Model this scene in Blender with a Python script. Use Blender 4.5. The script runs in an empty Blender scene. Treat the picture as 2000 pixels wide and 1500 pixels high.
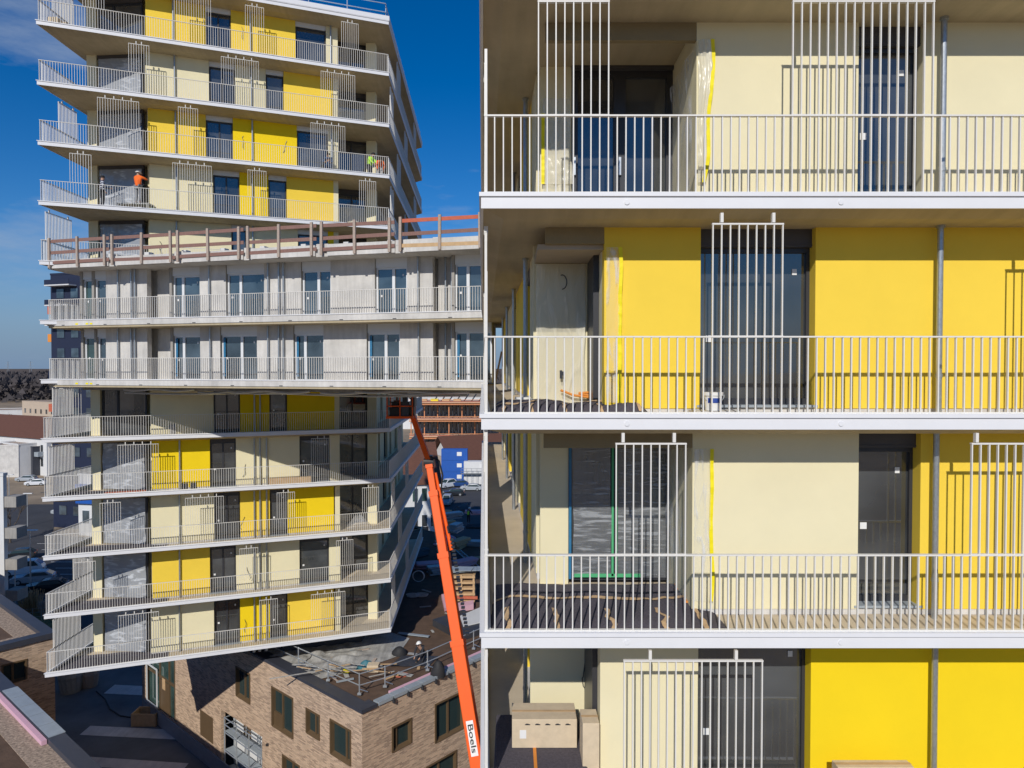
import bpy, math, random
from mathutils import Vector, noise
random.seed(7)
sc = bpy.context.scene
# ------------------------------------------------------------------ camera
F = 1390.0; PITCH = math.atan(28.0 / F); CP, SP = math.cos(PITCH), math.sin(PITCH)
cam = bpy.data.objects.new('camera', bpy.data.cameras.new('camera'))
sc.collection.objects.link(cam); sc.camera = cam
cam.data.sensor_width = 36.0; cam.data.lens = 36.0 * F / 2000.0
cam.data.clip_start = 0.1; cam.data.clip_end = 9000
cam.location = (0, 0, 0); cam.rotation_euler = (math.radians(90) - PITCH, 0, 0)
G = -26.2                                   # street level, the camera hovers at 0
# ------------------------------------------------------------------ light
AZ, EL = math.radians(12.0), math.radians(32.0)
world = bpy.data.worlds.new('World'); sc.world = world; world.use_nodes = True
nt = world.node_tree; bg = nt.nodes['Background']
sky = nt.nodes.new('ShaderNodeTexSky'); sky.sky_type = 'NISHITA'; sky.sun_disc = False
sky.sun_elevation = EL; sky.sun_rotation = math.pi + AZ
sky.altitude = 300; sky.air_density = 1.0; sky.dust_density = 0.0; sky.ozone_density = 3.0
tc = nt.nodes.new('ShaderNodeTexCoord'); mp = nt.nodes.new('ShaderNodeMapping')
mp.inputs['Scale'].default_value = (1.2, 2.0, 5.5); mp.inputs['Rotation'].default_value = (0.25, 0.2, 0.3)
nz = nt.nodes.new('ShaderNodeTexNoise'); nz.inputs['Scale'].default_value = 1.7; nz.inputs['Detail'].default_value = 7; nz.inputs['Roughness'].default_value = .6
rp = nt.nodes.new('ShaderNodeValToRGB'); rp.color_ramp.elements[0].position = .54; rp.color_ramp.elements[1].position = .86
mx = nt.nodes.new('ShaderNodeMixRGB'); mx.inputs['Color2'].default_value = (4.0, 4.8, 6.0, 1)
hs = nt.nodes.new('ShaderNodeHueSaturation'); hs.inputs['Saturation'].default_value = 1.46; hs.inputs['Value'].default_value = 1.0
L = nt.links.new
L(tc.outputs['Generated'], mp.inputs['Vector']); L(mp.outputs[0], nz.inputs['Vector']); L(nz.outputs[0], rp.inputs[0])
L(rp.outputs[0], mx.inputs['Fac']); L(sky.outputs[0], hs.inputs['Color']); 
sx = nt.nodes.new('ShaderNodeSeparateXYZ'); L(tc.outputs['Generated'], sx.inputs[0])
hz = nt.nodes.new('ShaderNodeMapRange'); hz.interpolation_type = 'SMOOTHSTEP'; hz.inputs[1].default_value = -.02; hz.inputs[2].default_value = .19; hz.inputs[3].default_value = .96; hz.inputs[4].default_value = 0; L(sx.outputs['Z'], hz.inputs[0])
hm = nt.nodes.new('ShaderNodeMixRGB'); hm.inputs['Color2'].default_value = (1.7, 2.8, 4.6, 1); L(hz.outputs[0], hm.inputs['Fac']); tn = nt.nodes.new('ShaderNodeMixRGB'); tn.blend_type = 'MULTIPLY'; tn.inputs['Fac'].default_value = 1; tn.inputs['Color2'].default_value = (.72, .77, .95, 1); L(hs.outputs[0], tn.inputs['Color1']); L(tn.outputs[0], hm.inputs['Color1']); L(hm.outputs[0], mx.inputs['Color1']); L(mx.outputs[0], bg.inputs['Color'])
bg.inputs['Strength'].default_value = 0.09
sun = bpy.data.lights.new('sun', 'SUN'); sun.energy = 3.45; sun.angle = math.radians(.5); sun.color = (1, .955, .885)
so = bpy.data.objects.new('sun', sun); sc.collection.objects.link(so)
sd = Vector((math.sin(AZ) * math.cos(EL), math.cos(AZ) * math.cos(EL), -math.sin(EL)))
so.rotation_euler = sd.to_track_quat('-Z', 'Y').to_euler(); so.location = (-40, -80, 60)
sc.view_settings.view_transform = 'Standard'; sc.view_settings.look = 'None'; sc.view_settings.exposure = 0.0
sc.cycles.max_bounces = 6; sc.cycles.transparent_max_bounces = 12

# ------------------------------------------------------------------ materials
def mat(name, col, rough=.8, var=.08, vs=3.0, bump=0.0, bs=60.0, metal=0.0, stretch=(1, 1), alpha=None, spec=.5, streak=0.0, emit=0):
    m = bpy.data.materials.new(name); m.use_nodes = True; n = m.node_tree; P = n.nodes['Principled BSDF']; K = n.links.new
    P.inputs['Roughness'].default_value = rough; P.inputs['Metallic'].default_value = metal
    P.inputs['Specular IOR Level'].default_value = spec
    uv = n.nodes.new('ShaderNodeUVMap'); mpn = n.nodes.new('ShaderNodeMapping'); mpn.inputs['Scale'].default_value = (stretch[0], stretch[1], 1)
    K(uv.outputs[0], mpn.inputs[0])
    t = n.nodes.new('ShaderNodeTexNoise'); t.inputs['Scale'].default_value = vs; t.inputs['Detail'].default_value = 6; t.inputs['Roughness'].default_value = .65
    K(mpn.outputs[0], t.inputs['Vector'])
    r = n.nodes.new('ShaderNodeMapRange'); r.inputs[1].default_value = .25; r.inputs[2].default_value = .75
    r.inputs[3].default_value = 1 - var; r.inputs[4].default_value = 1 + var; K(t.outputs[0], r.inputs[0])
    v = n.nodes.new('ShaderNodeVectorMath'); v.operation = 'SCALE'; v.inputs[0].default_value = col[:3]; K(r.outputs[0], v.inputs['Scale'])
    out = v.outputs[0]
    if streak:
        m2 = n.nodes.new('ShaderNodeMapping'); m2.inputs['Scale'].default_value = (5, .45, 1); K(uv.outputs[0], m2.inputs[0])
        t2 = n.nodes.new('ShaderNodeTexNoise'); t2.inputs['Scale'].default_value = 1.2; t2.inputs['Detail'].default_value = 5; K(m2.outputs[0], t2.inputs['Vector'])
        r2 = n.nodes.new('ShaderNodeMapRange'); r2.inputs[1].default_value = .35; r2.inputs[2].default_value = .7; r2.inputs[3].default_value = 1; r2.inputs[4].default_value = 1 - streak
        K(t2.outputs[0], r2.inputs[0]); v2 = n.nodes.new('ShaderNodeVectorMath'); v2.operation = 'SCALE'; K(out, v2.inputs[0]); K(r2.outputs[0], v2.inputs['Scale']); out = v2.outputs[0]
    K(out, P.inputs['Base Color'])
    if bump:
        t3 = n.nodes.new('ShaderNodeTexNoise'); t3.inputs['Scale'].default_value = bs; t3.inputs['Detail'].default_value = 4; K(mpn.outputs[0], t3.inputs['Vector'])
        b = n.nodes.new('ShaderNodeBump'); b.inputs['Strength'].default_value = bump; b.inputs['Distance'].default_value = .02; K(t3.outputs[0], b.inputs['Height']); K(b.outputs[0], P.inputs['Normal'])
    if alpha is not None: P.inputs['Alpha'].default_value = alpha
    if emit: P.inputs['Emission Strength'].default_value = emit
    return m
M = {}
M['cream'] = mat('cream_stucco', (.80, .725, .475), .9, .045, .8, .25, 150)
M['yellow'] = mat('yellow_stucco', (.89, .63, .06), .9, .05, .7, .25, 150)
M['deep'] = mat('deep_yellow_stucco', (.89, .64, .003), .9, .04, .7, .25, 150)
M['white'] = mat('white_paint', (.77, .77, .78), .45, .03, 2, spec=.4)
M['rail'] = mat('rail_paint', (.76, .735, .68), .4, .04, 9, spec=.4)
M['slab'] = mat('board_concrete', (.48, .40, .26), .85, .14, .7, .2, 20, streak=.12)
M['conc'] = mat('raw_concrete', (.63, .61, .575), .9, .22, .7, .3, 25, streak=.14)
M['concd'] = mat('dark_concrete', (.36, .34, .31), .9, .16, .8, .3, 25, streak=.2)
M['floor'] = mat('balcony_screed', (.56, .47, .34), .9, .12, 1.2, .2, 40)
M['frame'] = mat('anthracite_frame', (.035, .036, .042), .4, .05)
M['bronze'] = mat('bronze_frame', (.13, .085, .045), .4, .1)
M['wframe'] = mat('white_frame', (.72, .74, .76), .35, .03)
M['box'] = mat('shutter_box', (.07, .065, .066), .6, .06)
M['lint'] = mat('lintel_board', (.28, .22, .12), .9, .12, 2, .2, 20)
M['panel'] = mat('fibre_board', (.46, .38, .28), .9, .1, 2, .1, 20)
M['steel'] = mat('galvanised_steel', (.42, .45, .47), .38, .25, 14, metal=.7)
M['alu'] = mat('aluminium_tube', (.55, .58, .60), .35, .1, metal=.6)
M['felt'] = mat('grey_felt', (.085, .075, .09), 1, .35, 22, .8, 60)
M['wood'] = mat('weathered_timber', (.42, .34, .28), .85, .3, 5, .3, 30, stretch=(1, 8))
M['dwood'] = mat('stained_timber', (.25, .14, .115), .85, .25, 5, .3, 30, stretch=(8, 1))
M['rwood'] = mat('red_board', (.52, .13, .07), .8, .15, 5)
M['pwood'] = mat('pale_timber', (.55, .37, .20), .8, .2, 4, .2, 30)
M['card'] = mat('cardboard', (.64, .52, .36), .9, .12, 5, .1, 30)
M['ytape'] = mat('yellow_tape', (.88, .74, .0), .6, .08, 8)
M['gtape'] = mat('green_tape', (.08, .42, .18), .6, .08, 8)
M['otape'] = mat('orange_tape', (.75, .27, .04), .7, .1, 8)
M['btape'] = mat('blue_film', (.03, .17, .32), .5, .2, 8)
M['plasw'] = mat('white_plastic', (.8, .8, .78), .35, .05)
M['blue'] = mat('blue_plastic', (.02, .06, .30), .5, .1)
M['orange'] = mat('orange_lacquer', (.86, .115, .008), .5, .04, 2, spec=.25)
M['black'] = mat('black_rubber', (.02, .02, .022), .7, .2)
M['soil'] = mat('roof_soil', (.115, .07, .045), 1, .35, 1.4, .8, 9)
M['gravel'] = mat('roof_gravel', (.36, .27, .20), 1, .8, 7, 1.0, 9)
M['coping'] = mat('slate_coping', (.05, .054, .07), .45, .1, 2)
M['zinc'] = mat('zinc_sheet', (.33, .37, .40), .4, .12, 2)
M['pink'] = mat('pink_insulation', (.70, .42, .50), .9, .08, 4)
M['membrane'] = mat('bitumen_membrane', (.045, .047, .055), .55, .35, .8, .4, 5)
M['foil'] = mat('pale_foil', (.46, .45, .42), .5, .3, 1.8, .8, 4, streak=.3)
M['navy'] = mat('navy_cladding', (.013, .02, .05), .6, .12, 2)
M['whiter'] = mat('white_render', (.70, .70, .69), .85, .06, .5, streak=.06)
M['beige'] = mat('beige_render', (.52, .42, .32), .85, .08, .6)
M['roofb'] = mat('brown_tile_roof', (.13, .055, .035), .8, .25, 1.2, .5, 3, stretch=(1, 4))
M['cblue'] = mat('blue_container_paint', (.015, .10, .42), .45, .08, 1)
M['asph'] = mat('asphalt', (.055, .055, .06), .9, .25, .25, .3, 8)
M['earth'] = mat('bare_earth', (.31, .235, .155), 1, .45, .09, .5, 2)
M['pave'] = mat('concrete_paving', (.13, .14, .145), .9, .35, .3, .3, 3)
M['paint'] = mat('road_paint', (.7, .7, .68), .8, .1)
M['grass'] = mat('dry_grass', (.13, .12, .045), 1, .4, 1, .6, 6)
M['bark'] = mat('bark', (.11, .085, .065), 1, .3, 6)
M['forest'] = mat('winter_wood', (.075, .066, .068), 1, .25, .02, .6, .2)
M['straw'] = mat('straw_plume', (.42, .30, .17), 1, .2)
M['teal'] = mat('teal_sheet', (.04, .16, .20), .6, .2)
M['form'] = mat('orange_formwork', (.66, .27, .12), .8, .35, 2)
M['skin'] = mat('skin', (.42, .24, .16), .6, .05)
M['gr'] = mat('dark_glass_green', (.03, .05, .05), .08, .05)

def glass(name, col, wav=.012):
    m = bpy.data.materials.new(name); m.use_nodes = True; n = m.node_tree; P = n.nodes['Principled BSDF']; K = n.links.new
    P.inputs['Roughness'].default_value = .03; P.inputs['Specular IOR Level'].default_value = .5; P.inputs['IOR'].default_value = 2.1
    uv = n.nodes.new('ShaderNodeUVMap')
    t = n.nodes.new('ShaderNodeTexNoise'); t.inputs['Scale'].default_value = .55; t.inputs['Detail'].default_value = 3; K(uv.outputs[0], t.inputs['Vector'])
    r = n.nodes.new('ShaderNodeValToRGB'); r.color_ramp.elements[0].position = .35; r.color_ramp.elements[1].position = .7
    r.color_ramp.elements[0].color = (col[0] * .5, col[1] * .5, col[2] * .5, 1); r.color_ramp.elements[1].color = (col[0] * 1.6, col[1] * 1.6, col[2] * 1.6, 1)
    K(t.outputs[0], r.inputs[0]); K(r.outputs[0], P.inputs['Base Color'])
    t2 = n.nodes.new('ShaderNodeTexNoise'); t2.inputs['Scale'].default_value = 1.1; t2.inputs['Detail'].default_value = 1; K(uv.outputs[0], t2.inputs['Vector'])
    b = n.nodes.new('ShaderNodeBump'); b.inputs['Strength'].default_value = .25; b.inputs['Distance'].default_value = wav; K(t2.outputs[0], b.inputs['Height']); K(b.outputs[0], P.inputs['Normal'])
    return m
M['glass'] = glass('window_glass', (.055, .060, .064))
M['glassb'] = glass('blue_window_glass', (.055, .080, .10))
M['glassg'] = glass('green_window_glass', (.05, .09, .08))

def film(name, base, hi, dens, lo=.12, bump=.4, sc_=(2.2, 1.1), rot=.5, th=(.5, .74)):
    m = bpy.data.materials.new(name); m.use_nodes = True; n = m.node_tree; P = n.nodes['Principled BSDF']; K = n.links.new
    P.inputs['Roughness'].default_value = .25; P.inputs['Base Color'].default_value = (*base, 1)
    uv = n.nodes.new('ShaderNodeUVMap'); mpn = n.nodes.new('ShaderNodeMapping'); mpn.inputs['Rotation'].default_value = (0, 0, rot); mpn.inputs['Scale'].default_value = (*sc_, 1)
    K(uv.outputs[0], mpn.inputs[0])
    t = n.nodes.new('ShaderNodeTexNoise'); t.inputs['Scale'].default_value = 1.3; t.inputs['Detail'].default_value = 4; t.inputs['Distortion'].default_value = .9; K(mpn.outputs[0], t.inputs['Vector'])
    k = n.nodes.new('ShaderNodeTexNoise'); k.inputs['Scale'].default_value = 1.0; k.inputs['Detail'].default_value = 1; K(uv.outputs[0], k.inputs['Vector'])
    ad_ = n.nodes.new('ShaderNodeMath'); ad_.operation = 'MULTIPLY_ADD'; ad_.inputs[1].default_value = .5; K(k.outputs[0], ad_.inputs[0]); K(t.outputs[0], ad_.inputs[2])
    r = n.nodes.new('ShaderNodeMapRange'); r.inputs[1].default_value = th[0] + .25; r.inputs[2].default_value = th[1] + .25; r.inputs[3].default_value = lo; r.inputs[4].default_value = dens; r.interpolation_type = 'SMOOTHSTEP'
    K(ad_.outputs[0], r.inputs[0]); K(r.outputs[0], P.inputs['Alpha'])
    b = n.nodes.new('ShaderNodeBump'); b.inputs['Strength'].default_value = bump; b.inputs['Distance'].default_value = .04; K(t.outputs[0], b.inputs['Height']); K(b.outputs[0], P.inputs['Normal'])
    return m
M['film'] = film('clear_plastic_film', (.82, .84, .86), 1, .6, .14, .5, (7, 1.2), .35)
M['filmw'] = film('milky_plastic_film', (.84, .79, .62), 1, .8, .5, .5, (5, 1.0), .3)
M['filmt'] = film('taped_window_film', (.62, .65, .68), 1, .5, .17, .5, (1.6, 15), 1.05, (.5, .72))
M['filmc'] = film('hazy_window_film', (.68, .71, .75), 1, .85, .45, .5, (1.2, 4), .5)

def brickmat():
    m = bpy.data.materials.new('brown_brick'); m.use_nodes = True; n = m.node_tree; P = n.nodes['Principled BSDF']; K = n.links.new
    P.inputs['Roughness'].default_value = .9
    uv = n.nodes.new('ShaderNodeUVMap'); b = n.nodes.new('ShaderNodeTexBrick')
    K(uv.outputs[0], b.inputs['Vector']); b.inputs['Scale'].default_value = 1; b.inputs['Brick Width'].default_value = .34; b.inputs['Row Height'].default_value = .075
    b.inputs['Mortar Size'].default_value = .012; b.inputs['Bias'].default_value = -.25
    b.inputs['Color1'].default_value = (.64, .45, .30, 1); b.inputs['Color2'].default_value = (.19, .115, .08, 1); b.inputs['Mortar'].default_value = (.47, .37, .28, 1)
    t = n.nodes.new('ShaderNodeTexNoise'); t.inputs['Scale'].default_value = 1.3; t.inputs['Detail'].default_value = 5; K(uv.outputs[0], t.inputs['Vector'])
    r = n.nodes.new('ShaderNodeMapRange'); r.inputs[3].default_value = .75; r.inputs[4].default_value = 1.25; K(t.outputs[0], r.inputs[0])
    v = n.nodes.new('ShaderNodeVectorMath'); v.operation = 'SCALE'; K(b.outputs[0], v.inputs[0]); K(r.outputs[0], v.inputs['Scale']); K(v.outputs[0], P.inputs['Base Color'])
    bp = n.nodes.new('ShaderNodeBump'); bp.inputs['Strength'].default_value = .5; bp.inputs['Distance'].default_value = .01; K(b.outputs['Fac'], bp.inputs['Height']); bp.invert = True; K(bp.outputs[0], P.inputs['Normal'])
    return m
M['brick'] = brickmat()
def paint(name, c): 
    if name not in M: M[name] = mat(name, c, .25, .03, 1, spec=.6)
    return M[name]

# ------------------------------------------------------------------ geometry helpers
class Fr:                                   # a wall frame: u along the wall, v into the building
    def __init__(s, p0, p1):
        s.o = p0; d = Vector((p1[0] - p0[0], p1[1] - p0[1])); s.L = d.length; d.normalize(); s.e = d; s.n = Vector((-d.y, d.x))
    def pt(s, u, v, z): return (s.o[0] + s.e.x * u + s.n.x * v, s.o[1] + s.e.y * u + s.n.y * v, z)
    def xy(s, u, v): return s.pt(u, v, 0)[:2]
    def u(s, px, z, v=0.0):                 # where the sight line of photo column px meets this wall at height z
        k = (px - 1000) / F; x0, y0 = s.xy(0, v)
        return (k * (y0 * CP - z * SP) - x0) / (s.e.x - k * CP * s.e.y)
def P3(px, py, Y):                          # the point at depth Y (along world y) that the photo shows at px, py
    a = (px - 1000) / F; b = (750 - py) / F
    d = Vector((a, CP + b * SP, -SP + b * CP)); return d * (Y / d.y)
def PZ(px, py, Z=G):                        # the point at height Z that the photo shows at px, py
    a = (px - 1000) / F; b = (750 - py) / F
    d = Vector((a, CP + b * SP, -SP + b * CP)); return d * (Z / d.z)
XY = Fr((0, 0), (1, 0))
class MB:
    def __init__(s): s.v = []; s.f = []; s.mi = []
    def add(s, vs, fs, m=0):
        b = len(s.v); s.v += [tuple(q) for q in vs]; s.f += [tuple(b + i for i in f) for f in fs]; s.mi += [m] * len(fs); return s
    def fbox(s, fr, u0, u1, v0, v1, z0, z1, m=0):
        c = [fr.pt(u, v, z) for z in (z0, z1) for u, v in ((u0, v0), (u1, v0), (u1, v1), (u0, v1))]
        return s.add(c, [(0, 3, 2, 1), (4, 5, 6, 7), (0, 1, 5, 4), (1, 2, 6, 5), (2, 3, 7, 6), (3, 0, 4, 7)], m)
    def box(s, x0, x1, y0, y1, z0, z1, m=0): return s.fbox(XY, x0, x1, y0, y1, z0, z1, m)
    def quad(s, a, b, c, d, m=0): return s.add([a, b, c, d], [(0, 1, 2, 3)], m)
    def prism(s, poly, z0, z1, m=0):        # poly counter-clockwise
        n = len(poly); c = [(x, y, z0) for x, y in poly] + [(x, y, z1) for x, y in poly]
        return s.add(c, [tuple(range(n - 1, -1, -1)), tuple(range(n, 2 * n))] + [(i, (i + 1) % n, n + (i + 1) % n, n + i) for i in range(n)], m)
    def loft(s, top, bot, z1, z0, m=0):     # slab with a chamfered lower edge
        n = len(top); c = [(x, y, z0) for x, y in bot] + [(x, y, z1) for x, y in top]
        return s.add(c, [tuple(range(n - 1, -1, -1)), tuple(range(n, 2 * n))] + [(i, (i + 1) % n, n + (i + 1) % n, n + i) for i in range(n)], m)
    def strip(s, pts, o0, o1, z0, z1, closed=False, m=0):   # mitred band along a polyline, offsets to its right-hand side
        n = len(pts); ring = []
        for i, p in enumerate(pts):
            ds = []
            if i > 0 or closed: a = pts[i - 1]; ds.append(Vector((p[0] - a[0], p[1] - a[1])).normalized())
            if i < n - 1 or closed: a = pts[(i + 1) % n]; ds.append(Vector((a[0] - p[0], a[1] - p[1])).normalized())
            ns = [Vector((d.y, -d.x)) for d in ds]
            nn = sum(ns, Vector((0, 0))).normalized(); k = 1 / max(.3, nn.dot(ns[0]))
            A = (p[0] + nn.x * o0 * k, p[1] + nn.y * o0 * k); B = (p[0] + nn.x * o1 * k, p[1] + nn.y * o1 * k)
            ring.append([(A[0], A[1], z0), (B[0], B[1], z0), (B[0], B[1], z1), (A[0], A[1], z1)])
        vs = [q for r in ring for q in r]; fs = []
        for i in range(n if closed else n - 1):
            a = 4 * i; b = 4 * ((i + 1) % n)
            for k in range(4): fs.append((a + k, b + k, b + (k + 1) % 4, a + (k + 1) % 4))
        if not closed: fs += [(3, 2, 1, 0), (4 * n - 4, 4 * n - 3, 4 * n - 2, 4 * n - 1)]
        return s.add(vs, fs, m)
    def tube(s, a, b, r0, r1=None, n=10, m=0, caps=True):
        a = Vector(a); b = Vector(b); r1 = r0 if r1 is None else r1; d = (b - a).normalized()
        x = d.orthogonal().normalized(); y = d.cross(x); vs = []
        for c, r in ((a, r0), (b, r1)):
            for i in range(n):
                t = 2 * math.pi * i / n; vs.append(c + x * (r * math.cos(t)) + y * (r * math.sin(t)))
        fs = [(i, (i + 1) % n, n + (i + 1) % n, n + i) for i in range(n)]
        if caps: fs += [tuple(range(n - 1, -1, -1)), tuple(range(n, 2 * n))]
        return s.add(vs, fs, m)
    def path(s, pts, r, n=6, m=0):
        for a, b in zip(pts, pts[1:]): s.tube(a, b, r, r, n, m)
        return s
    def beam(s, a, b, w, h, up=(0, 0, 1), m=0, w1=None, h1=None):
        a = Vector(a); b = Vector(b); d = (b - a).normalized(); x = d.cross(Vector(up)).normalized(); y = x.cross(d); vs = []
        for c, ww, hh in ((a, w, h), (b, w1 or w, h1 or h)):
            for i, j in ((-1, -1), (1, -1), (1, 1), (-1, 1)): vs.append(c + x * (i * ww / 2) + y * (j * hh / 2))
        return s.add(vs, [(0, 1, 2, 3)[::-1], (4, 5, 6, 7), (0, 1, 5, 4), (1, 2, 6, 5), (2, 3, 7, 6), (3, 0, 4, 7)], m)
    def grid(s, fn, nu, nv, m=0):
        vs = [fn(i / nu, j / nv) for j in range(nv + 1) for i in range(nu + 1)]; w = nu + 1
        return s.add(vs, [(j * w + i, j * w + i + 1, (j + 1) * w + i + 1, (j + 1) * w + i) for j in range(nv) for i in range(nu)], m)
    def ball(s, c, rx, ry, rz, n=10, k=7, m=0, half=False):
        vs = []; k0 = 0
        for j in range(k + 1):
            t = math.pi * (j / k) * (.5 if half else 1)
            for i in range(n):
                a = 2 * math.pi * i / n; vs.append((c[0] + rx * math.sin(t) * math.cos(a), c[1] + ry * math.sin(t) * math.sin(a), c[2] + rz * math.cos(t)))
        return s.add(vs, [(j * n + i, j * n + (i + 1) % n, (j + 1) * n + (i + 1) % n, (j + 1) * n + i)[::-1] for j in range(k) for i in range(n)], m)
    def build(s, name, mats, parent=None, smooth=False, local=False, bevel=0.0, flat=False):
        if not isinstance(mats, (list, tuple)): mats = [mats]
        off = Vector((0, 0, 0)); q = parent
        if not local:
            while q is not None: off += q.location; q = q.parent
        me = bpy.data.meshes.new(name); me.from_pydata([(a - off.x, b - off.y, c - off.z) for a, b, c in s.v], [], s.f)
        for m in mats: me.materials.append(m)
        uv = me.uv_layers.new(name='UVMap').data
        av = sum((p.normal * p.area for p in me.polygons), Vector((0, 0, 0))) if flat else None
        if flat: av.normalize()
        for p in me.polygons:
            nx, ny, nz_ = av if flat else p.normal; p.material_index = s.mi[p.index]; p.use_smooth = smooth
            for li in p.loop_indices:
                co = me.vertices[me.loops[li].vertex_index].co
                if abs(nz_) > .7: uv[li].uv = (co.x + off.x, co.y + off.y)
                else:
                    h = math.hypot(nx, ny); uv[li].uv = ((co.x + off.x) * (-ny / h) + (co.y + off.y) * (nx / h), co.z + off.z)
        o = bpy.data.objects.new(name, me); sc.collection.objects.link(o); o.parent = parent
        if bevel:
            bv = o.modifiers.new('bevel', 'BEVEL'); bv.width = bevel; bv.segments = 2; bv.limit_method = 'ANGLE'
        return o
def tag(o, label, cat, group=None, kind=None):
    if kind: o['kind'] = kind
    else: o['label'] = label; o['category'] = cat
    if group: o['group'] = group
    return o
def struct(o, kind='structure'): o['kind'] = kind; return o
def thing(name, label, cat, loc, rotz=0, group=None):
    o = bpy.data.objects.new(name, None); sc.collection.objects.link(o); o.location = loc; o.rotation_euler = (0, 0, rotz)
    o.empty_display_size = .3
    return tag(o, label, cat, group)
def solo(mb, name, mats, loc, label, cat, group=None, smooth=False, bevel=0.0):   # a thing that is one mesh, origin at its base
    mb.v = [(a - loc[0], b - loc[1], c - loc[2]) for a, b, c in mb.v]
    o = mb.build(name, mats, None, smooth, bevel=bevel); o.location = loc
    return tag(o, label, cat, group)

BAR = .119
def bars_run(mb, p0, p1, z0, z1, start=.06, w=.016, d=.035, inset=.03, sp=BAR):
    fr = Fr(p0, p1); u = start
    while u < fr.L - .02:
        mb.fbox(fr, u - w / 2, u + w / 2, inset, inset + d, z0, z1); u += sp
def railing(parent, pts, zf, start=.06):    # bars and handrail above the edge profile of a slab
    mb = MB()
    for a, b in zip(pts, pts[1:]): bars_run(mb, a, b, zf + .165, zf + 1.196, start)
    mb.strip(pts, -.08, -.02, zf + 1.195, zf + 1.216)
    mb.strip(pts, -.08, -.02, zf + .155, zf + .175)
    return mb.build('railing', M['rail'], parent)
def fascia(parent, pts, zf, m='white'):
    mb = MB()
    mb.strip(pts, -.11, .045, zf + .118, zf + .155); mb.strip(pts, .012, .045, zf + .10, zf + .118)
    mb.strip(pts, -.01, .02, zf - .06, zf + .106)
    o = mb.build('edge_fascia', M[m], parent, bevel=0)
    return o
def screen(parent, fr, u0, u1, zc, zr, hang, v=.03, edge='hanging_screen'):   # zc soffit above, zr handrail below
    mb = MB(); n = max(2, round((u1 - u0) / BAR)); top = zc - .13
    for i in range(n + 1):
        u = u0 + (u1 - u0) * i / n; mb.fbox(fr, u - .008, u + .008, v, v + .035, zr, top)
    mb.fbox(fr, u0 - .012, u1 + .012, v - .004, v + .044, top, top + .022); mb.fbox(fr, u0 - .012, u1 + .012, v - .006, v + .046, zr + .0, zr + .026)
    for h in hang: mb.fbox(fr, h - .02, h + .02, v - .01, v + .05, top + .03, zc + .03)
    return mb.build(edge, M['rail'], parent)
def window(parent, fr, u0, u1, z0, z1, v, mull=(), fm='frame', gm='glass', box=.28, fw=.07, sticker=False, sill=True, boxm='box', bw=.09):
    mb = MB(); t = z1 - box
    mb.fbox(fr, u0, u0 + fw, v, v + .08, z0, t); mb.fbox(fr, u1 - fw, u1, v, v + .08, z0, t)
    mb.fbox(fr, u0 + fw, u1 - fw, v, v + .08, z0, z0 + fw * 1.3); mb.fbox(fr, u0 + fw, u1 - fw, v, v + .08, t - fw, t)
    for q in mull: mb.fbox(fr, q - bw / 2, q + bw / 2, v - .006, v + .074, z0 + fw * 1.3, t - fw)
    w = mb.build('window', M[fm], parent)
    g = MB(); g.quad(fr.pt(u0 + fw, v + .05, z0 + fw), fr.pt(u1 - fw, v + .05, z0 + fw), fr.pt(u1 - fw, v + .05, t - fw), fr.pt(u0 + fw, v + .05, t - fw)); g.build('glass', M[gm], w)
    if box > 0: b = MB(); b.fbox(fr, u0, u1, v - .08, v + .1, t, z1); b.fbox(fr, u0, u1, v - .09, v - .08, t + .02, t + .04); b.build('shutter_box', M[boxm], w)
    if sill: b = MB(); b.fbox(fr, u0 - .03, u1 + .03, v - .22, v, z0 - .035, z0); b.build('sill', M['zinc'], w)
    if sticker:
        b = MB(); zz = z0 + .9 + random.random() * .3; uu = u0 + fw + .1; b.fbox(fr, uu, uu + .1, v + .035, v + .045, zz, zz + .1); b.build('sticker', M['plasw'], w); b = MB()
        uu = u1 - fw - .2; zz = t - .4; b.fbox(fr, uu, uu + .07, v + .035, v + .045, zz, zz + .09); b.build('sticker', M['plasw'], w)
    return w
def film_sheet(parent, fr, u0, u1, z0, z1, v, amp=.03, m='film', seed=0, name='plastic_sheet', local=False, lean=0.0):
    nu, nv = max(6, int((u1 - u0) * 9)), max(8, int((z1 - z0) * 9))
    def fn(a, b):
        k = noise.noise(Vector((a * 5 + seed, b * 3, seed * 1.7))) + .5 * noise.noise(Vector((a * 14 + seed, b * 5, 3)))
        return fr.pt(u0 + (u1 - u0) * a + .03 * noise.noise(Vector((b * 4, seed, 1))), v + amp * k + lean * (1 - b), z0 + (z1 - z0) * b)
    mb = MB(); mb.grid(fn, nu, nv); return mb.build(name, M[m], parent, smooth=True, flat=True)
def pipe(parent, x, y, z0, z1, r=.042, collar=True, m='steel', name='drainpipe'):
    mb = MB(); mb.tube((x, y, z0), (x, y, z1), r, n=14)
    if collar: mb.tube((x, y, z0 + .55), (x, y, z0 + .6), r + .008, n=14); mb.tube((x, y, z1 - .04), (x, y, z1), r + .02, n=14)
    return mb.build(name, M[m], parent, smooth=False)
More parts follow.
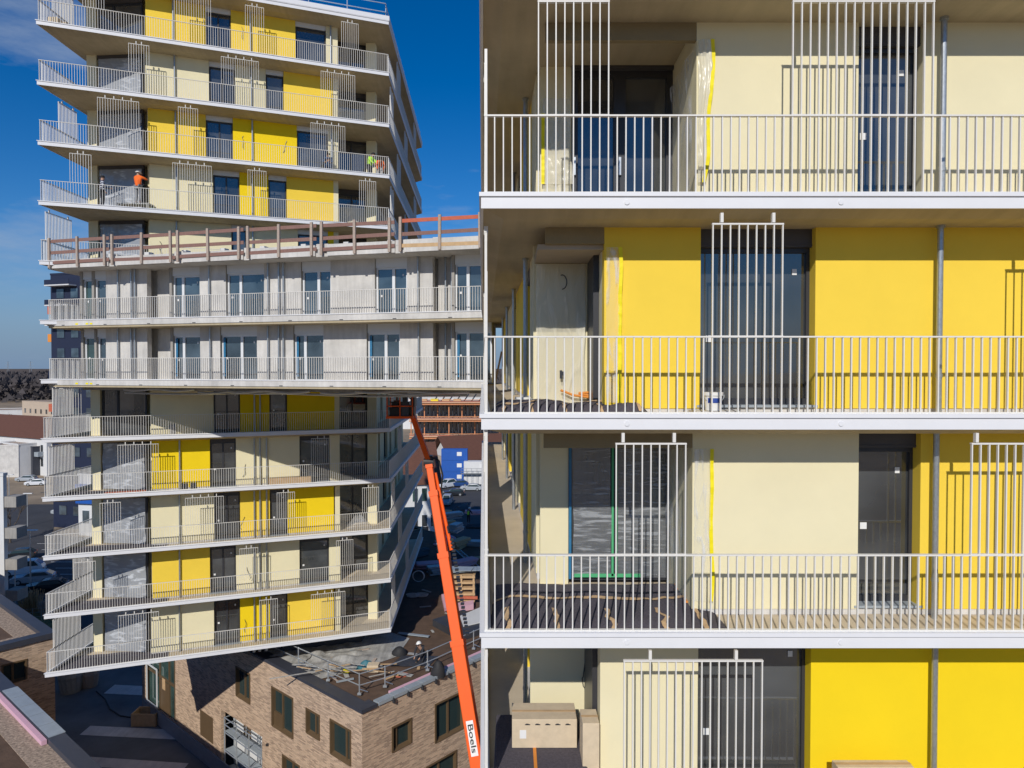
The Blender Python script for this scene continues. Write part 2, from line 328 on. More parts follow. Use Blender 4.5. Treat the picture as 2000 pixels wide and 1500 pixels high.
def holed(fr, u0, u1, z0, z1, holes, v=0.0, depth=.3, mb=None):  # a wall face with true openings and reveals
    mb = mb or MB(); us = sorted({u0, u1} | {h[i] for h in holes for i in (0, 1)}); zs = sorted({z0, z1} | {h[i] for h in holes for i in (2, 3)})
    for a, b in zip(us, us[1:]):
        for c, d in zip(zs, zs[1:]):
            m, n = (a + b) / 2, (c + d) / 2
            if any(h[0] < m < h[1] and h[2] < n < h[3] for h in holes): continue
            mb.quad(fr.pt(a, v, c), fr.pt(b, v, c), fr.pt(b, v, d), fr.pt(a, v, d))
    for a, b, c, d in holes:
        q = [(a, c), (b, c), (b, d), (a, d)]
        for i in range(4):
            s, t = q[i], q[(i + 1) % 4]; mb.quad(fr.pt(s[0], v, s[1]), fr.pt(s[0], v + depth, s[1]), fr.pt(t[0], v + depth, t[1]), fr.pt(t[0], v, t[1]))
    return mb
# ------------------------------------------------------------------ the ground
def sheet(name, poly, z, m, kind='structure'):
    mb = MB(); mb.add([(x, y, z) for x, y in poly], [tuple(range(len(poly)))]); return struct(mb.build(name, M[m]), kind)
g = MB(); g.add([(x, y, G) for x, y in ((-4500, -4500), (4500, -4500), (4500, 6000), (-4500, 6000))], [(0, 1, 2, 3)]); struct(g.build('ground', M['earth']))
def gp(*pp): return [tuple(PZ(x, y)[:2]) for x, y in pp]

# ------------------------------------------------------------------ the near building on the right
nb = thing('apartment_building', 'near cream and yellow apartment building filling the right half, white balcony bars in front', 'building', (5, 18, G))
NW, NC = 10.57, 12.1                         # wall plane, back of the corner loggias
SX = -.041                                   # the side wall leans to this direction
edge = [(-.40 + SX * 26.3, 36.0), (-.40, 9.7), (13.0, 9.7)]
front = Fr((-.40, 9.7), (13.0, 9.7)); side = Fr(edge[0], edge[1])
Wn = Fr((0, NW), (13, NW))
def xw(px, z, Y=NW): k = (px - 1000) / F; return k * (Y * CP - z * SP)
floors = [5.244, 2.244, -.756, -3.756, -6.756]
for k, zf in enumerate([8.244] + floors + [-9.756, -12.756, -15.756]):
    s = MB(); s.prism([(-.39, 9.71), (13, 9.71), (13, 36), (-.39 + SX * 26.3, 36)], zf - .05, zf + .086); s.loft([(-.38, 9.72), (13, 9.72), (13, 36), (-.38 + SX * 26.3, 36)], [(-.12, 9.98), (13, 9.98), (13, 36), (-.12 + SX * 26.3, 36)], zf - .0505, zf - .14); s.build('floor_slab', M['slab'], nb)
    f = MB(); f.add([(-.33, 9.78, zf + .09), (13, 9.78, zf + .09), (13, 36, zf + .09), (-.33 + SX * 26.3, 36, zf + .09)], [(0, 1, 2, 3)]); f.build('balcony_floor', M['floor'], nb)
    fascia(nb, edge, zf)
    if k < 7:
        railing(nb, edge, zf, .045)
    if 0 < k < 6:
        for p in (1224, 1641, 2060):
            x = xw(p, zf, 9.7); pl = MB(); pl.tube((x, 9.668, zf + .02), (x, 9.678, zf + .02), .034, n=18); pl.build('drain_cap', M['white'], nb)
# lower storeys, out of frame, set back
b = MB(); b.box(.9, 13, 11.2, 34, G, -15.85); b.build('base_wall', M['cream'], nb)
b = MB(); b.box(.6, 13, 12.9, 35.0, -15.75, -6.85); b.build('core_wall', M['cream'], nb)
# side wall (faces left, seen obliquely down the gallery)
sw0 = (.42, NC + .3); sw1 = (.42 + SX * 22, NC + 22.3)
sideW = Fr(sw1, sw0)                         # u runs from the back to the front
SL = sideW.L
def side_storey(zf, zc, cols):
    # cols: (distance from front start, distance end, kind)
    for a, b_, kind in cols:
        u0, u1 = SL - b_, SL - a
        if kind == 'win': window(nb, sideW, u0, u1, zf + .1, zc, .12, mull=[(u0 + u1) / 2], gm='glass', sill=False)
        else:
            m = MB(); m.fbox(sideW, u0, u1, 0, .25, zf + .1, zc); m.build('wall', M[kind], nb)
    m = MB(); m.fbox(sideW, 0, SL, .015, .24, zf + .002, zf + .1); m.build('plinth', M['conc'], nb)
    m = MB(); m.fbox(sideW, 0, SL, .26, .4, zf, zc); m.build('core_wall', M['cream'], nb)
    for d in (1.1, 6.2, 11.5, 16.5):
        x, y = sideW.xy(SL - d, -.12); pipe(nb, x, y, zf, zc)
seqs = [[(0, 1.6, 'cream'), (1.6, 3.2, 'win'), (3.2, 7.5, 'yellow'), (7.5, 9, 'win'), (9, 14, 'cream'), (14, 16, 'win'), (16, 22.3, 'yellow')],
        [(0, 1.2, 'cream'), (1.2, 5.2, 'yellow'), (5.2, 6.6, 'win'), (6.6, 10.5, 'cream'), (10.5, 12.5, 'win'), (12.5, 17.5, 'yellow'), (17.5, 19, 'win'), (19, 22.3, 'cream')]]
for k, zf in enumerate(floors): side_storey(zf + .09, zf + 2.86, seqs[k % 2])

def nwall(px0, px1, zf, zc, m, plinth=True):
    zm = zf + 1.4; x0, x1 = xw(px0, zm), xw(px1, zm)
    w = MB(); w.box(x0, x1, NW, NW + .25, zf + (.09 if plinth else .004), zc); w.build('wall', M[m], nb)
    if plinth: w = MB(); w.box(x0 + .001, x1 - .001, NW + .015, NW + .24, zf + .002, zf + .088); w.build('plinth', M['conc'], nb)
    return x0, x1
def nwin(px0, px1, zf, zc, left, right, **kw):   # a deep set full height window between two wall panels
    zm = zf + 1.4; x0, x1 = xw(px0, zm), xw(px1, zm)
    w = MB(); w.box(x0 + .002, x1 - .002, NW + .04, NW + .25, zf + .002, zf + .1); w.build('plinth', M['conc'], nb)
    win = window(nb, Wn, x0 - .02, x1 + .02, zf + .14, zc, .21, **kw)
    for x, m, s in ((x0, left, -1), (x1, right, 1)):
        pass
    r = MB(); r.box(x0, x1, NW + .0, NW + .20, zf + .101, zf + .136); r.build('sill', M['zinc'], nb)
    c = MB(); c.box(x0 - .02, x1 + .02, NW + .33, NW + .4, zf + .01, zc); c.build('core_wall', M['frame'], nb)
    return win
def loggia(px0, px1, zf, zc, Yb, corner_px, lintel, kind):
    x0 = xw(px0, zf + 2.5); x1 = xw(px1, zf + 1.4); xc = xw(corner_px, zf + 1, Yb)
    if lintel:
        l = MB(); l.box(x0, x1 - .003, NW - .001, NW + (1.45 if kind == 'deep' else .1), zc - lintel, zc - .002); l.build('lintel', M['lint'], nb)
    # right-hand reveal
    r = MB(); r.box(x1, x1 + .24, NW + .25, Yb + .2, zf + .004, zc); r.build('reveal_wall', M['cream'], nb)
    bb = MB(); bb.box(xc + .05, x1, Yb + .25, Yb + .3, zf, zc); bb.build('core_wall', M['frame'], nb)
    return x0, x1, xc
# --- storey 1 (top)
zf, zc = 2.334, 5.104
x0, x1, xc = loggia(1065, 1360, zf, zc, NC, 1055, .26, 'box')
B = Fr((0, NC), (10, NC))
xm = xw(1116, zf + 1.4, NC); m = MB(); m.box(xc, xm, NC, NC + .25, zf + .004, zc); m.build('wall', M['cream'], nb)
w = window(nb, B, xm, x1, zf + .03, zc, .02, mull=[(xm + x1) / 2 - .04], box=.06, fw=.11, bw=.2, sill=False)
h = MB()
for q in (xm + .05, (xm + x1) / 2 - .04): h.box(q - .02, q + .02, NC - .03, NC + .0, zf + .95, zf + 1.25)
h.build('handle', M['alu'], w)
nwall(1360, 1676, zf, zc, 'cream'); nwin(1676, 1806, zf, zc, 'cream', 'cream', sticker=True); nwall(1806, 2300, zf, zc, 'cream')
pipe(nb, xw(1842, 3.7, 10.42), 10.42, zf, zc)
# --- storey 2
zf, zc = -.666, 2.104
x0, x1, xc = loggia(1065, 1180, zf, zc, NC, 1044, .24, 'box')
l = MB(); l.box(xc, x1, NW + .11, NC, zc - .31, zc - .23); l.build('ceiling_board', M['panel'], nb)
m = MB(); m.box(xc - .02, x1 - .09, NC, NC + .25, zf + .004, zc); m.build('wall', M['cream'], nb)
film_sheet(nb, B, xc + .02, x1 - .14, zf + .05, zc - .33, -.10, .03, 'filmw', 3)
m = MB(); m.box(x1 - .09, x1 - .003, NC - .9, NC + .2, zf + .004, zc - .25); m.build('window_frame', M['frame'], nb)
m = MB(); m.path([P3(1098 + 9 * math.cos(t), 551 + 14 * math.sin(t), NC - .17) for t in [-1.9 + .35 * i for i in range(11)]], .009); m.build('cable', M['frame'], nb)
m = MB(); x, z = xw(1093, -.4, NC - .15), -.15
m.box(x, x + .04, NC - .19, NC - .16, z, z + .14); m.box(x + .04, x + .07, NC - .185, NC - .165, z + .05, z + .12); m.build('socket_box', M['frame'], nb)
nwall(1180, 1368, zf, zc, 'yellow'); nwin(1368, 1592, zf, zc, 'yellow', 'yellow', sticker=True, box=.27); nwall(1592, 2300, zf, zc, 'yellow')
pipe(nb, xw(1835, .7, 10.42), 10.42, zf, zc)
# --- storey 3
zf, zc = -3.666, -.896
x0, x1, xc = loggia(1062, 1352, zf, zc, NC, 1055, .27, 'box')
xm = xw(1110, zf + 1.4, NC); m = MB(); m.box(xc, xm, NC, NC + .25, zf + .004, zc); m.build('wall', M['cream'], nb)
w = window(nb, B, xm, x1, zf + .06, zc, .02, mull=[xw(1199, zf + 1.4, NC)], box=.27, fw=.06, bw=.1, sill=False)
film_sheet(nb, B, xm + .08, xw(1193, zf + 1.4, NC), zf + .12, zc - .3, -.03, .02, 'filmt', 5)
film_sheet(nb, B, xw(1206, zf + 1.4, NC), x1 - .04, zf + .12, zc - .3, -.03, .02, 'filmt', 9)
t = MB()
for q in (1196, 1203): x = xw(q, zf + 1.4, NC); t.box(x - .018, x + .018, NC - .045, NC - .035, zf + .15, zc - .3)
t.box(xm + .1, x1 - .5, NC - .045, NC - .035, zf + .13, zf + .19); t.build('green_masking_tape', M['gtape'], nb)
t = MB(); x = xm + .03; t.box(x - .025, x + .02, NC - .04, NC - .03, zf + .1, zc - .3); t.build('blue_masking_tape', M['btape'], nb)
nwall(1352, 1676, zf, zc, 'cream'); nwin(1676, 1797, zf, zc, 'cream', 'yellow', sticker=True); nwall(1797, 2300, zf, zc, 'yellow')
pipe(nb, xw(1827, -2.3, 10.42), 10.42, zf, zc)
# --- storey 4
zf, zc = -6.666, -3.896
x0, x1, xc = loggia(1035, 1172, zf, zc, NC, 1038, 0, 'box')
m = MB(); m.box(xc - .02, x1 - .08, NC, NC + .25, zf + .004, zc); m.build('wall', M['cream'], nb)
m = MB(); m.box(x1 - .08, x1 - .002, NC - 1.2, NC + .2, zf + .004, zc - .02); m.build('window_frame', M['frame'], nb)
m = MB(); m.path([P3(x, y, NC - .03) for x, y in ((1143, 1262), (1143, 1290), (1139, 1322), (1137, 1325), (1139, 1340), (1146, 1350))], .008); m.build('cable', M['frame'], nb)
x = xw(1094, -5.2, NC); m = MB(); z = P3(1094, 1384, NC).z; m.box(x - .04, x + .04, NC - .02, NC - .001, z - .03, z + .04); m.build('socket_box', M['frame'], nb)
nwall(1172, 1363, zf, zc, 'cream'); nwin(1363, 1583, zf, zc, 'cream', 'deep', sticker=True, box=.1); nwall(1583, 2300, zf, zc, 'deep')
pipe(nb, xw(1825, -5, 10.42), 10.42, zf, zc)
# --- storey 0 above the frame and storey 5 below
for zf, c in ((5.244, 'yellow'), (-9.756, 'cream')):
    m = MB(); m.box(1.0, 13, NW, NW + .25, zf + .094, zf + 2.8); m.build('wall', M[c], nb)
b = MB(); b.box(.6, 13, 13.0, 35, 5.34, 8.05); b.build('core_wall', M['cream'], nb)
# hanging screens: (pixel columns, soffit, handrail, hangers)
for a, b_, zc, zr, hg in ((1055, 1197, 5.104, 3.44, (1072, 1180)), (1552, 1823, 5.104, 3.44, (1575, 1790)), (1392, 1528, 2.104, .44, (1410, 1511)),
                         (2020, 2160, 2.104, .44, (2040, 2130)), (1201, 1336, -.896, -2.56, (1217, 1317)), (1892, 2065, -.896, -2.56, (1908, 2040)), (1219, 1487, -3.896, -5.56, (1270, 1438))):
    zt = zc - .12; k = lambda p: xw(p, zt, 9.73) + .40
    n = round((k(b_) - k(a)) / BAR); u0 = .045 + BAR * round((k(a) - .045) / BAR)
    screen(nb, front, u0, u0 + n * BAR, zc, zr, [k(h) for h in hg])
for zc, a, b_ in ((5.104, 2.0, 3.6), (2.104, .6, 1.3), (-.896, .3, 1.6), (-3.896, 3, 5), (-3.896, .2, 1.2), (2.104, 9, 11), (-.896, 8, 10.5)):
    screen(nb, side, side.L - b_, side.L - a, zc, zc - 1.66, [side.L - (a + b_) / 2])
# corner posts
for zf in floors[1:]:
    m = MB(); m.box(-.372, -.335, 9.725, 9.765, zf + .16, zf + 2.9 if zf < -3 else zf + 2.1); m.build('corner_post', M['rail'], nb)

# ---- loose things on the near balconies
def taped_edge(pts, w, name, m, Y, label, cat, side_=1):
    mb = MB(); P_ = [P3(x, y, Y) for x, y in pts]
    for a, b_ in zip(P_, P_[1:]): mb.beam(a, b_, .004, w, up=(1, 0, .01))
    return mb
def hanging(name, fr, u0, u1, z0, z1, v, label, cat, mcol, tape_side, seed, lean=.0):
    r = thing(name, label, cat, fr.pt((u0 + u1) / 2, v, z0))
    nu, nv = 14, 40
    def wob(b): return .05 * noise.noise(Vector((b * 3, seed, 0))) - lean * (1 - b) ** 2
    def fn(a, b):
        k = noise.noise(Vector((a * 4 + seed, b * 4, seed))) + .6 * noise.noise(Vector((a * 9, b * 14, seed)))
        return fr.pt(u0 + (u1 - u0) * a + wob(b) * a, v - .03 + .035 * k, z0 + (z1 - z0) * b)
    mb = MB(); mb.grid(fn, nu, nv); mb.build('film', M[mcol], r, smooth=True, flat=True)
    mb = MB(); a = 1 if tape_side > 0 else 0
    def ft(i, b):
        p = fn(a, b); return (p[0] + (i - .5) * .055, p[1] - .012, p[2])
    mb.grid(ft, 1, nv); mb.build('tape', M['ytape'], r)
    return r
zz = lambda py, Y: P3(1000, py, Y).z
hanging('plastic_sheet', Wn, xw(1362, 4, NW), xw(1389, 4, NW), zz(358, NW), zz(80, NW), -.02, 'milky plastic sheet edged with yellow tape at right of the top balcony door', 'plastic sheet', 'filmw', 1, 1, .12)
hanging('plastic_sheet', B, xw(1060, 3, NC), xw(1112, 3, NC), zz(362, NC), zz(225, NC), -.05, 'crumpled milky film with yellow tape at left of the top balcony door, behind the screen', 'plastic sheet', 'filmw', -1, 4, -.06)
hanging('plastic_sheet', Wn, xw(1183, 1, NW), xw(1210, 1, NW), zz(786, NW), zz(484, NW), -.02, 'clear plastic sheet with bright yellow tape hanging over the left edge of the yellow wall', 'plastic sheet', 'film', 1, 8)
hanging('plastic_sheet', Wn, xw(1354, -2, NW), xw(1388, -2, NW), zz(1172, NW), zz(876, NW), -.02, 'thin film with yellow tape on the cream wall right of the taped door', 'plastic sheet', 'film', 1, 12)
def mat_pad(px0, px1, y0, y1, z, hgt, label, seed, name='felt_mat'):
    xa, xb = P3(px0, 800, y0).x, P3(px1, 800, y0).x
    def fn(a, b):
        x = xa + (xb - xa) * a; y = y0 + (y1 - y0) * b
        e = min(1, 12 * min(a, 1 - a), 8 * min(b + .02, 1 - b + .03)) ** .5
        return (x + .03 * noise.noise(Vector((b * 5, seed, 0))), y + .03 * noise.noise(Vector((a * 6, seed, 2))), z + hgt * max(0, e) * (.75 + .5 * noise.noise(Vector((a * 4 + seed, b * 2, 1)))) + .02 * noise.noise(Vector((a * 22, b * 9, seed))))
    mb = MB(); mb.grid(fn, 60, 18)
    r = thing(name, label, 'felt mat', ((xa + xb) / 2, (y0 + y1) / 2, z)); mb.build('felt', M['felt'], r, smooth=True, flat=True)
    t = MB()
    for k in range(5):
        a = (k + .3 + .4 * random.random()) / 5
        def ft(i, b, a=a): p = fn(min(1, max(0, a + (i - .5) * .02 + .03 * noise.noise(Vector((b * 3, k, seed))))), b * .35); return (p[0], p[1] - .004, p[2] + .012)
        t.grid(ft, 1, 8)
    def fl(i, b): p = fn(b, .55 + i * .05); return (p[0], p[1], p[2] + .012)
    t.grid(fl, 1, 50); t.build('tape', M['otape' if seed == 1 else 'pwood'], r)
    return r
mat_pad(958, 1443, 9.82, 10.45, 2.34, .1, 'dark grey felt mat with orange tape lying along the top balcony railing', 1)
mat_pad(955, 1275, 9.8, 11.6, -.66, .2, 'rumpled dark felt mat heaped on the corner of the middle balcony', 2)
mat_pad(957, 1432, 9.82, 11.95, -3.66, .12, 'wide purple grey felt mat with striped bar shadows covering the lower balcony floor', 3)
m = MB(); m.box(-.27, 1.12, 10.3, 12.0, -6.66, -5.86); r = solo(m, 'felt_stack', M['felt'], (.4, 11.2, -6.66), 'waist high stack of dark felt boards under the cardboard box on the lowest balcony', 'felt stack', bevel=.03)
# orange strap on the stack
m = MB(); a = P3(1046, 1449, 10.29); m.box(a.x - .02, a.x + .03, 10.285, 10.298, -6.65, -5.858); m.box(a.x - .02, a.x + .03, 10.285, 11.2, -5.858, -5.850); solo(m, 'orange_strap', M['otape'], (a.x, 10.29, -6.7), 'orange strap running down the front of the felt stack', 'strap')
# buckets
def bucket(px, py, Y, h, r_, label, z=None):
    p = P3(px, py, Y); z = p.z if z is None else z; r = thing('bucket', label, 'bucket', (p.x, Y, z))
    b = MB(); b.tube((p.x, Y, z), (p.x, Y, z + h), r_ * .86, r_, 24); b.build('body', M['plasw'], r)
    b = MB(); b.tube((p.x, Y, z + h * .86), (p.x, Y, z + h + .012), r_ + .012, r_ + .014, 24); b.build('lid', M['plasw'], r)
    b = MB(); b.add([(p.x + (r_ + .002) * .97 * math.sin(t) * s, Y - (r_ + .002) * .97 * math.cos(t), z + h * q) for q in (.45, .72) for t, s in [(-.9 + .2 * i, 1) for i in range(10)]], [(i, i + 1, i + 11, i + 10) for i in range(9)]); b.build('label_band', M['blue'], r)
    b = MB(); b.path([(p.x + (r_ + .02) * math.cos(t), Y - .02 - .05 * math.sin(t), z + h * .9 - .12 * math.sin(t)) for t in [math.pi * i / 10 for i in range(11)]], .004, 5); b.build('handle', M['steel'], r)
bucket(1393, 795, 10.22, .25, .128, 'white lidded bucket with a blue band beside the tall window of the yellow storey', -.585)
bucket(1022, 765, 12.4, .17, .13, 'small white bucket at the left corner behind the felt mat', -.66)
m = MB(); m.box(xw(1352, -.6, 10.3), xw(1440, -.6, 10.3), 10.06, 10.52, -.663, -.592); solo(m, 'step_block', M['conc'], (xw(1390, -.6, 10.3), 10.3, -.663), 'low concrete step under the white bucket', 'step')
# cardboard boxes
def carton(x0, x1, y0, y1, z0, z1, label, marks=True):
    r = thing('cardboard_box', label, 'box', ((x0 + x1) / 2, (y0 + y1) / 2, z0))
    b = MB(); b.box(x0, x1, y0, y1, z0, z1); b.build('carton', M['card'], r, bevel=.008)
    t = MB(); ym = (y0 + y1) / 2; t.box(x0 - .002, x1 + .002, ym - .03, ym + .03, z1, z1 + .003); t.build('packing_tape', M['pwood'], r)
    if marks:
        t = MB()
        for i in range(5): x = x0 + (x1 - x0) * (.2 + .155 * i); t.box(x, x + .08, y0 - .003, y0, z1 - .09, z1 - .075); t.box(x + .015, x + .055, y0 - .003, y0, z1 - .075, z1 - .066)
        t.build('print', M['frame'], r)
        t = MB(); t.box(x0 + .12, x0 + .22, y0 - .003, y0, z0 + .15, z0 + .28); t.build('paper_label', M['plasw'], r)
Yb = 10.9
carton(P3(1000, 1448, Yb).x, P3(1127, 1448, Yb).x, Yb, Yb + .55, -5.855, P3(1000, 1405, Yb).z, 'long pale cardboard box with a paper label lying on the felt stack')
carton(P3(1138, 1448, 10.4).x, P3(1171, 1448, 10.4).x, 10.4, 10.85, -6.66, P3(1000, 1413, 10.4).z, 'narrow upright cardboard box right of the felt stack', False)
carton(P3(1640, 1490, 10.0).x, P3(1790, 1490, 10.0).x, 10.05, 10.25, -6.66, P3(1000, 1499, 10.05).z, 'brown cardboard box in front of the deep yellow wall at the bottom edge', False)
# orange masking at the foot of the reveal
m = MB(); pts = [P3(1324, 1140, 11.7), P3(1334, 1160, 11.3), P3(1347, 1176, 10.8)]
for a, b_ in zip(pts, pts[1:]): m.beam(a, b_, .12, .02)
solo(m, 'orange_film', M['otape'], tuple(P3(1335, 1165, 11.4)), 'strip of orange film at the foot of the loggia side wall', 'film')
m = MB(); m.path([tuple(P3(x, y, 11.9)) for x, y in ((1095, 762), (1120, 772), (1150, 776), (1165, 772), (1155, 766), (1130, 768), (1160, 775))], .02, 8); solo(m, 'orange_hose', M['otape'], tuple(P3(1130, 776, 11.9)), 'orange hose curled on the felt mat below the plastic covered wall', 'hose')
# boards leaning at the far end of the gallery
m = MB(); a = sideW.xy(SL - 9.5, -.35); m.beam((a[0] - .25, a[1], -.66), (a[0], a[1], .55), .9, .04, up=(1, 0, 0)); solo(m, 'board', M['pwood'], (a[0], a[1], -.74), 'brown board leaning in the side gallery of the middle storey', 'board')
# ------------------------------------------------------------------ the tower on the left
tw = thing('tower_block', 'tall fanned tower block on the left with white balcony bands and cream and yellow walls', 'building', (-15, 50, G))
TE = [(-24.3, 62.0), (-23.8, 36.0), (-7.27, 42.3), (-8.25, 65.5)]
TF = Fr(TE[1], TE[2]); TL = Fr(TE[0], TE[1]); TR = Fr(TE[2], TE[3])
TW, TG = 1.15, 3.0                            # wall plane and right loggia plane
core = [TF.xy(4.75, TW + .35), TF.xy(14.55, TW + .35), TF.xy(14.55, TG + .3), (-9.3, 45.6), (-9.9, 63.5), (-22.9, 63.5), (-22.9, 39.75), TF.xy(4.75, 2.2)]
LG = Fr((-22.72, 39.22), tuple(TF.xy(4.55, TW + .3)))   # oblique glass front of the left loggia
RW = Fr((-8.95, 44.9), (-9.75, 63.5))         # right side wall, in shade
# storeys: floor level, wall segments (px0, px1, kind), pipes, front screens, plastic over left glass
ST = [(17.3, [(284, 401, 'yellow'), (401, 451, 'win'), (451, 577, 'yellow'), (577, 637, 'win1'), (637, 700, 'cream')], [338, 489, 646], [(161, 205), (340, 412), (479, 516), (667, 700)], 0),
      (14.3, [(284, 408, 'cream'), (408, 459, 'win'), (459, 519, 'cream'), (519, 554, 'win1'), (554, 650, 'yellow')], [341, 491], [(251, 290), (432, 504), (627, 694)], 1),
      (11.3, [(289, 402, 'yellow'), (402, 455, 'win'), (455, 580, 'deep'), (580, 641, 'win1'), (641, 701, 'cream')], [343, 493, 648], [(190, 272), (348, 387), (607, 674)], 1),
      (8.3, [(292, 416, 'cream'), (416, 468, 'win'), (468, 524, 'deep'), (524, 560, 'win1'), (560, 655, 'yellow')], [345, 493], [(136, 179), (337, 413), (484, 521), (702, 735)], 1),
      (5.3, [(292, 452, 'cream'), (452, 482, 'win'), (482, 582, 'cream'), (582, 641, 'win1'), (641, 700, 'deep')], [345, 494], [], 1),
      (2.3, [(292, 660, 'conc')], [], [], 0), (-.7, [(292, 660, 'conc')], [], [], 0),
      (-3.7, [(295, 417, 'cream'), (417, 469, 'win'), (469, 526, 'deep'), (526, 561, 'win1'), (561, 660, 'deep')], [497, 508], [(116, 160)], 0),
      (-6.7, [(297, 410, 'deep'), (410, 461, 'win'), (461, 585, 'cream'), (585, 644, 'win1'), (644, 703, 'cream')], [351, 497, 508, 521], [(230, 311), (608, 645)], 1),
      (-9.7, [(295, 418, 'cream'), (418, 469, 'win'), (469, 527, 'yellow'), (527, 562, 'win1'), (562, 652, 'deep')], [351, 497, 508, 521], [(195, 237), (362, 437), (541, 576), (708, 741)], 1),
      (-12.7, [(297, 410, 'yellow'), (410, 461, 'win'), (461, 585, 'cream'), (585, 643, 'win1'), (643, 703, 'cream')], [351, 497, 508, 521], [(145, 187), (468, 504), (657, 691)], 1),
      (-15.7, [(295, 418, 'cream'), (418, 469, 'win'), (469, 527, 'deep'), (527, 562, 'win1'), (562, 652, 'yellow')], [351, 497, 508, 521], [(231, 311), (507, 542), (608, 674)], 1)]
slabpoly = [(TE[1][0] + .02, TE[1][1] + .02), (TE[2][0] - .02, TE[2][1] + .02), TE[3], TE[0]]
tedge = TE
side_scr = {17.3: (1.2, 3.0), 11.3: (1.6, 3.2), 5.3: (.4, 2.6), -6.7: (.4, 2.6), -12.7: (2.4, 4.8), -15.7: (.6, 3.0), -3.7: (.8, 2.6)}
for zz_ in [20.3] + [s[0] for s in ST]:
    zf = zz_ + .06
    s = MB(); s.prism(slabpoly, zf - .055, zf - .004); i_ = [(slabpoly[0][0] + .5, slabpoly[0][1] + .7), TF.xy(TF.L - .6, .55), (slabpoly[2][0] - .5, slabpoly[2][1]), (slabpoly[3][0] + .5, slabpoly[3][1])]; s.loft(slabpoly, i_, zf - .0555, zf - .2); s.build('floor_slab', M['slab'], tw)
    if zz_ < 20:
        s = MB(); s.add([(x, y, zf) for x, y in slabpoly], [(0, 1, 2, 3)]); s.build('balcony_floor', M['floor'], tw)
    fm = MB(); fm.strip(tedge, -.11, .05, zf + .125, zf + .16); fm.strip(tedge, -.01, .02, zf - .06, zf + .125)
    if zz_ > 20: fm.strip(tedge, -.02, .06, zf + .16, zf + .42); fm.strip(tedge, -1.4, -1.1, zf + .05, zf + .95)
    fm.build('edge_fascia', M['white'], tw)
    if zz_ < 20 and zz_ not in (2.3, -.7): railing(tw, tedge, zf)
rf = MB(); rf.add([(x, y, 20.38) for x, y in slabpoly], [(0, 1, 2, 3)]); rf.build('roof', M['gravel'], tw)
c = MB(); c.prism(core, -15.6, 20.2); c.build('core_wall', M['cream'], tw)
for si, (zz_, segs, pipes, scr, pls) in enumerate(ST):
    zf = zz_ + .06; zc = zf + 2.8; zm = zf + 1.4
    if zz_ in (2.3, -.7): continue
    for a, b_, kind in segs:
        u0, u1 = TF.u(a, zm, TW), TF.u(b_, zm, TW)
        u1 = min(u1, 14.62)
        if kind.startswith('win'):
            window(tw, TF, u0 + .01, u1 - .01, zf + .05, zc, TW + .16, mull=[(u0 + u1) / 2] if kind == 'win' else [], box=.26, boxm='wframe' if zz_ > 0 else 'box', sill=True, fw=.08, sticker=si > 5)
        else:
            m = MB(); m.fbox(TF, u0, u1, TW, TW + .3, zf + .1, zc); m.build('wall', M[kind], tw)
            m = MB(); m.fbox(TF, u0 + .01, u1 - .01, TW + .02, TW + .28, zf + .003, zf + .1); m.build('plinth', M['conc'], tw)
    for p in pipes:
        u = TF.u(p, zm, TW - .09); x, y = TF.xy(u, TW - .1); pipe(tw, x, y, zf, zc, .045)
    # left corner column and glass
    m = MB(); m.box(-23.22, -22.70, 39.18, 39.72, zf + .003, zc); m.build('corner_column', M['cream'], tw)
    window(tw, LG, 0.05, LG.L - .03, zf + .05, zc, .1, mull=[LG.L * .36], box=.22, fw=.09, sill=False, gm='glass', bw=.12)
    if pls: film_sheet(tw, LG, .15, LG.L - .1, zf + .06, zc - .22, -.02, .05, 'filmc', 20 + si)
    # right loggia: column, glass, side return
    m = MB(); m.box(-9.02, -8.45, 44.35, 44.85, zf + .003, zc); m.build('corner_column', M['cream'], tw)
    m = MB(); m.fbox(TF, 14.62, 14.9, TW + .0, TG + .2, zf + .003, zc); m.build('loggia_wall', M['cream'], tw)
    gf = Fr(tuple(TF.xy(14.9, TG)), (-9.02, 44.8)); window(tw, gf, .02, gf.L, zf + .05, zc, 0.02, mull=[gf.L * .5], box=.3 if si % 2 else .02, fw=.09, sill=False)
    if pls and si in (1, 3): film_sheet(tw, gf, .1, gf.L - .05, zf + .05, zf + 1.7, -.12, .08, 'filmw' if si < 5 else 'film', 40 + si)
    # shaded right side wall with windows
    hs_ = []
    off = 1.0 + (si * 1.7) % 2.3
    while off < RW.L - 2.6:
        hs_.append((off, off + (1.1 if (si + int(off)) % 2 else 1.9), zf + .12, zc - .35)); off += 3.1
    mb = holed(RW, 0, RW.L, zf + .003, zc, hs_, 0, .22); mb.build('side_wall', M['conc' if zz_ > 6 else 'cream'], tw)
    for h in hs_: window(tw, RW, h[0], h[1], h[2], h[3], .16, box=0, sill=False)
    zr = zf + 1.19
    for a, b_ in scr:
        u0, u1 = TF.u(a, zc - .16, .03), TF.u(b_, zc - .16, .03); u0 = max(.02, u0); n = round((u1 - u0) / BAR)
        screen(tw, TF, u0, u0 + n * BAR, zc, zr, [u0 + .35, u0 + n * BAR - .35] + ([(u0 * 2 + n * BAR) / 2 - .2, (u0 * 2 + n * BAR) / 2 + .2] if n > 12 else []))
    if zz_ in side_scr:
        a, b_ = side_scr[zz_]; screen(tw, TL, TL.L - b_, TL.L - a, zc, zr, [TL.L - a - .3, TL.L - b_ + .3])
    for a, b_ in (((1.0, 2.6), (9, 11)) if si % 2 else ((4.5, 6.5), (16, 18))):
        screen(tw, TR, a, b_, zc, zr, [a + .3, b_ - .3])
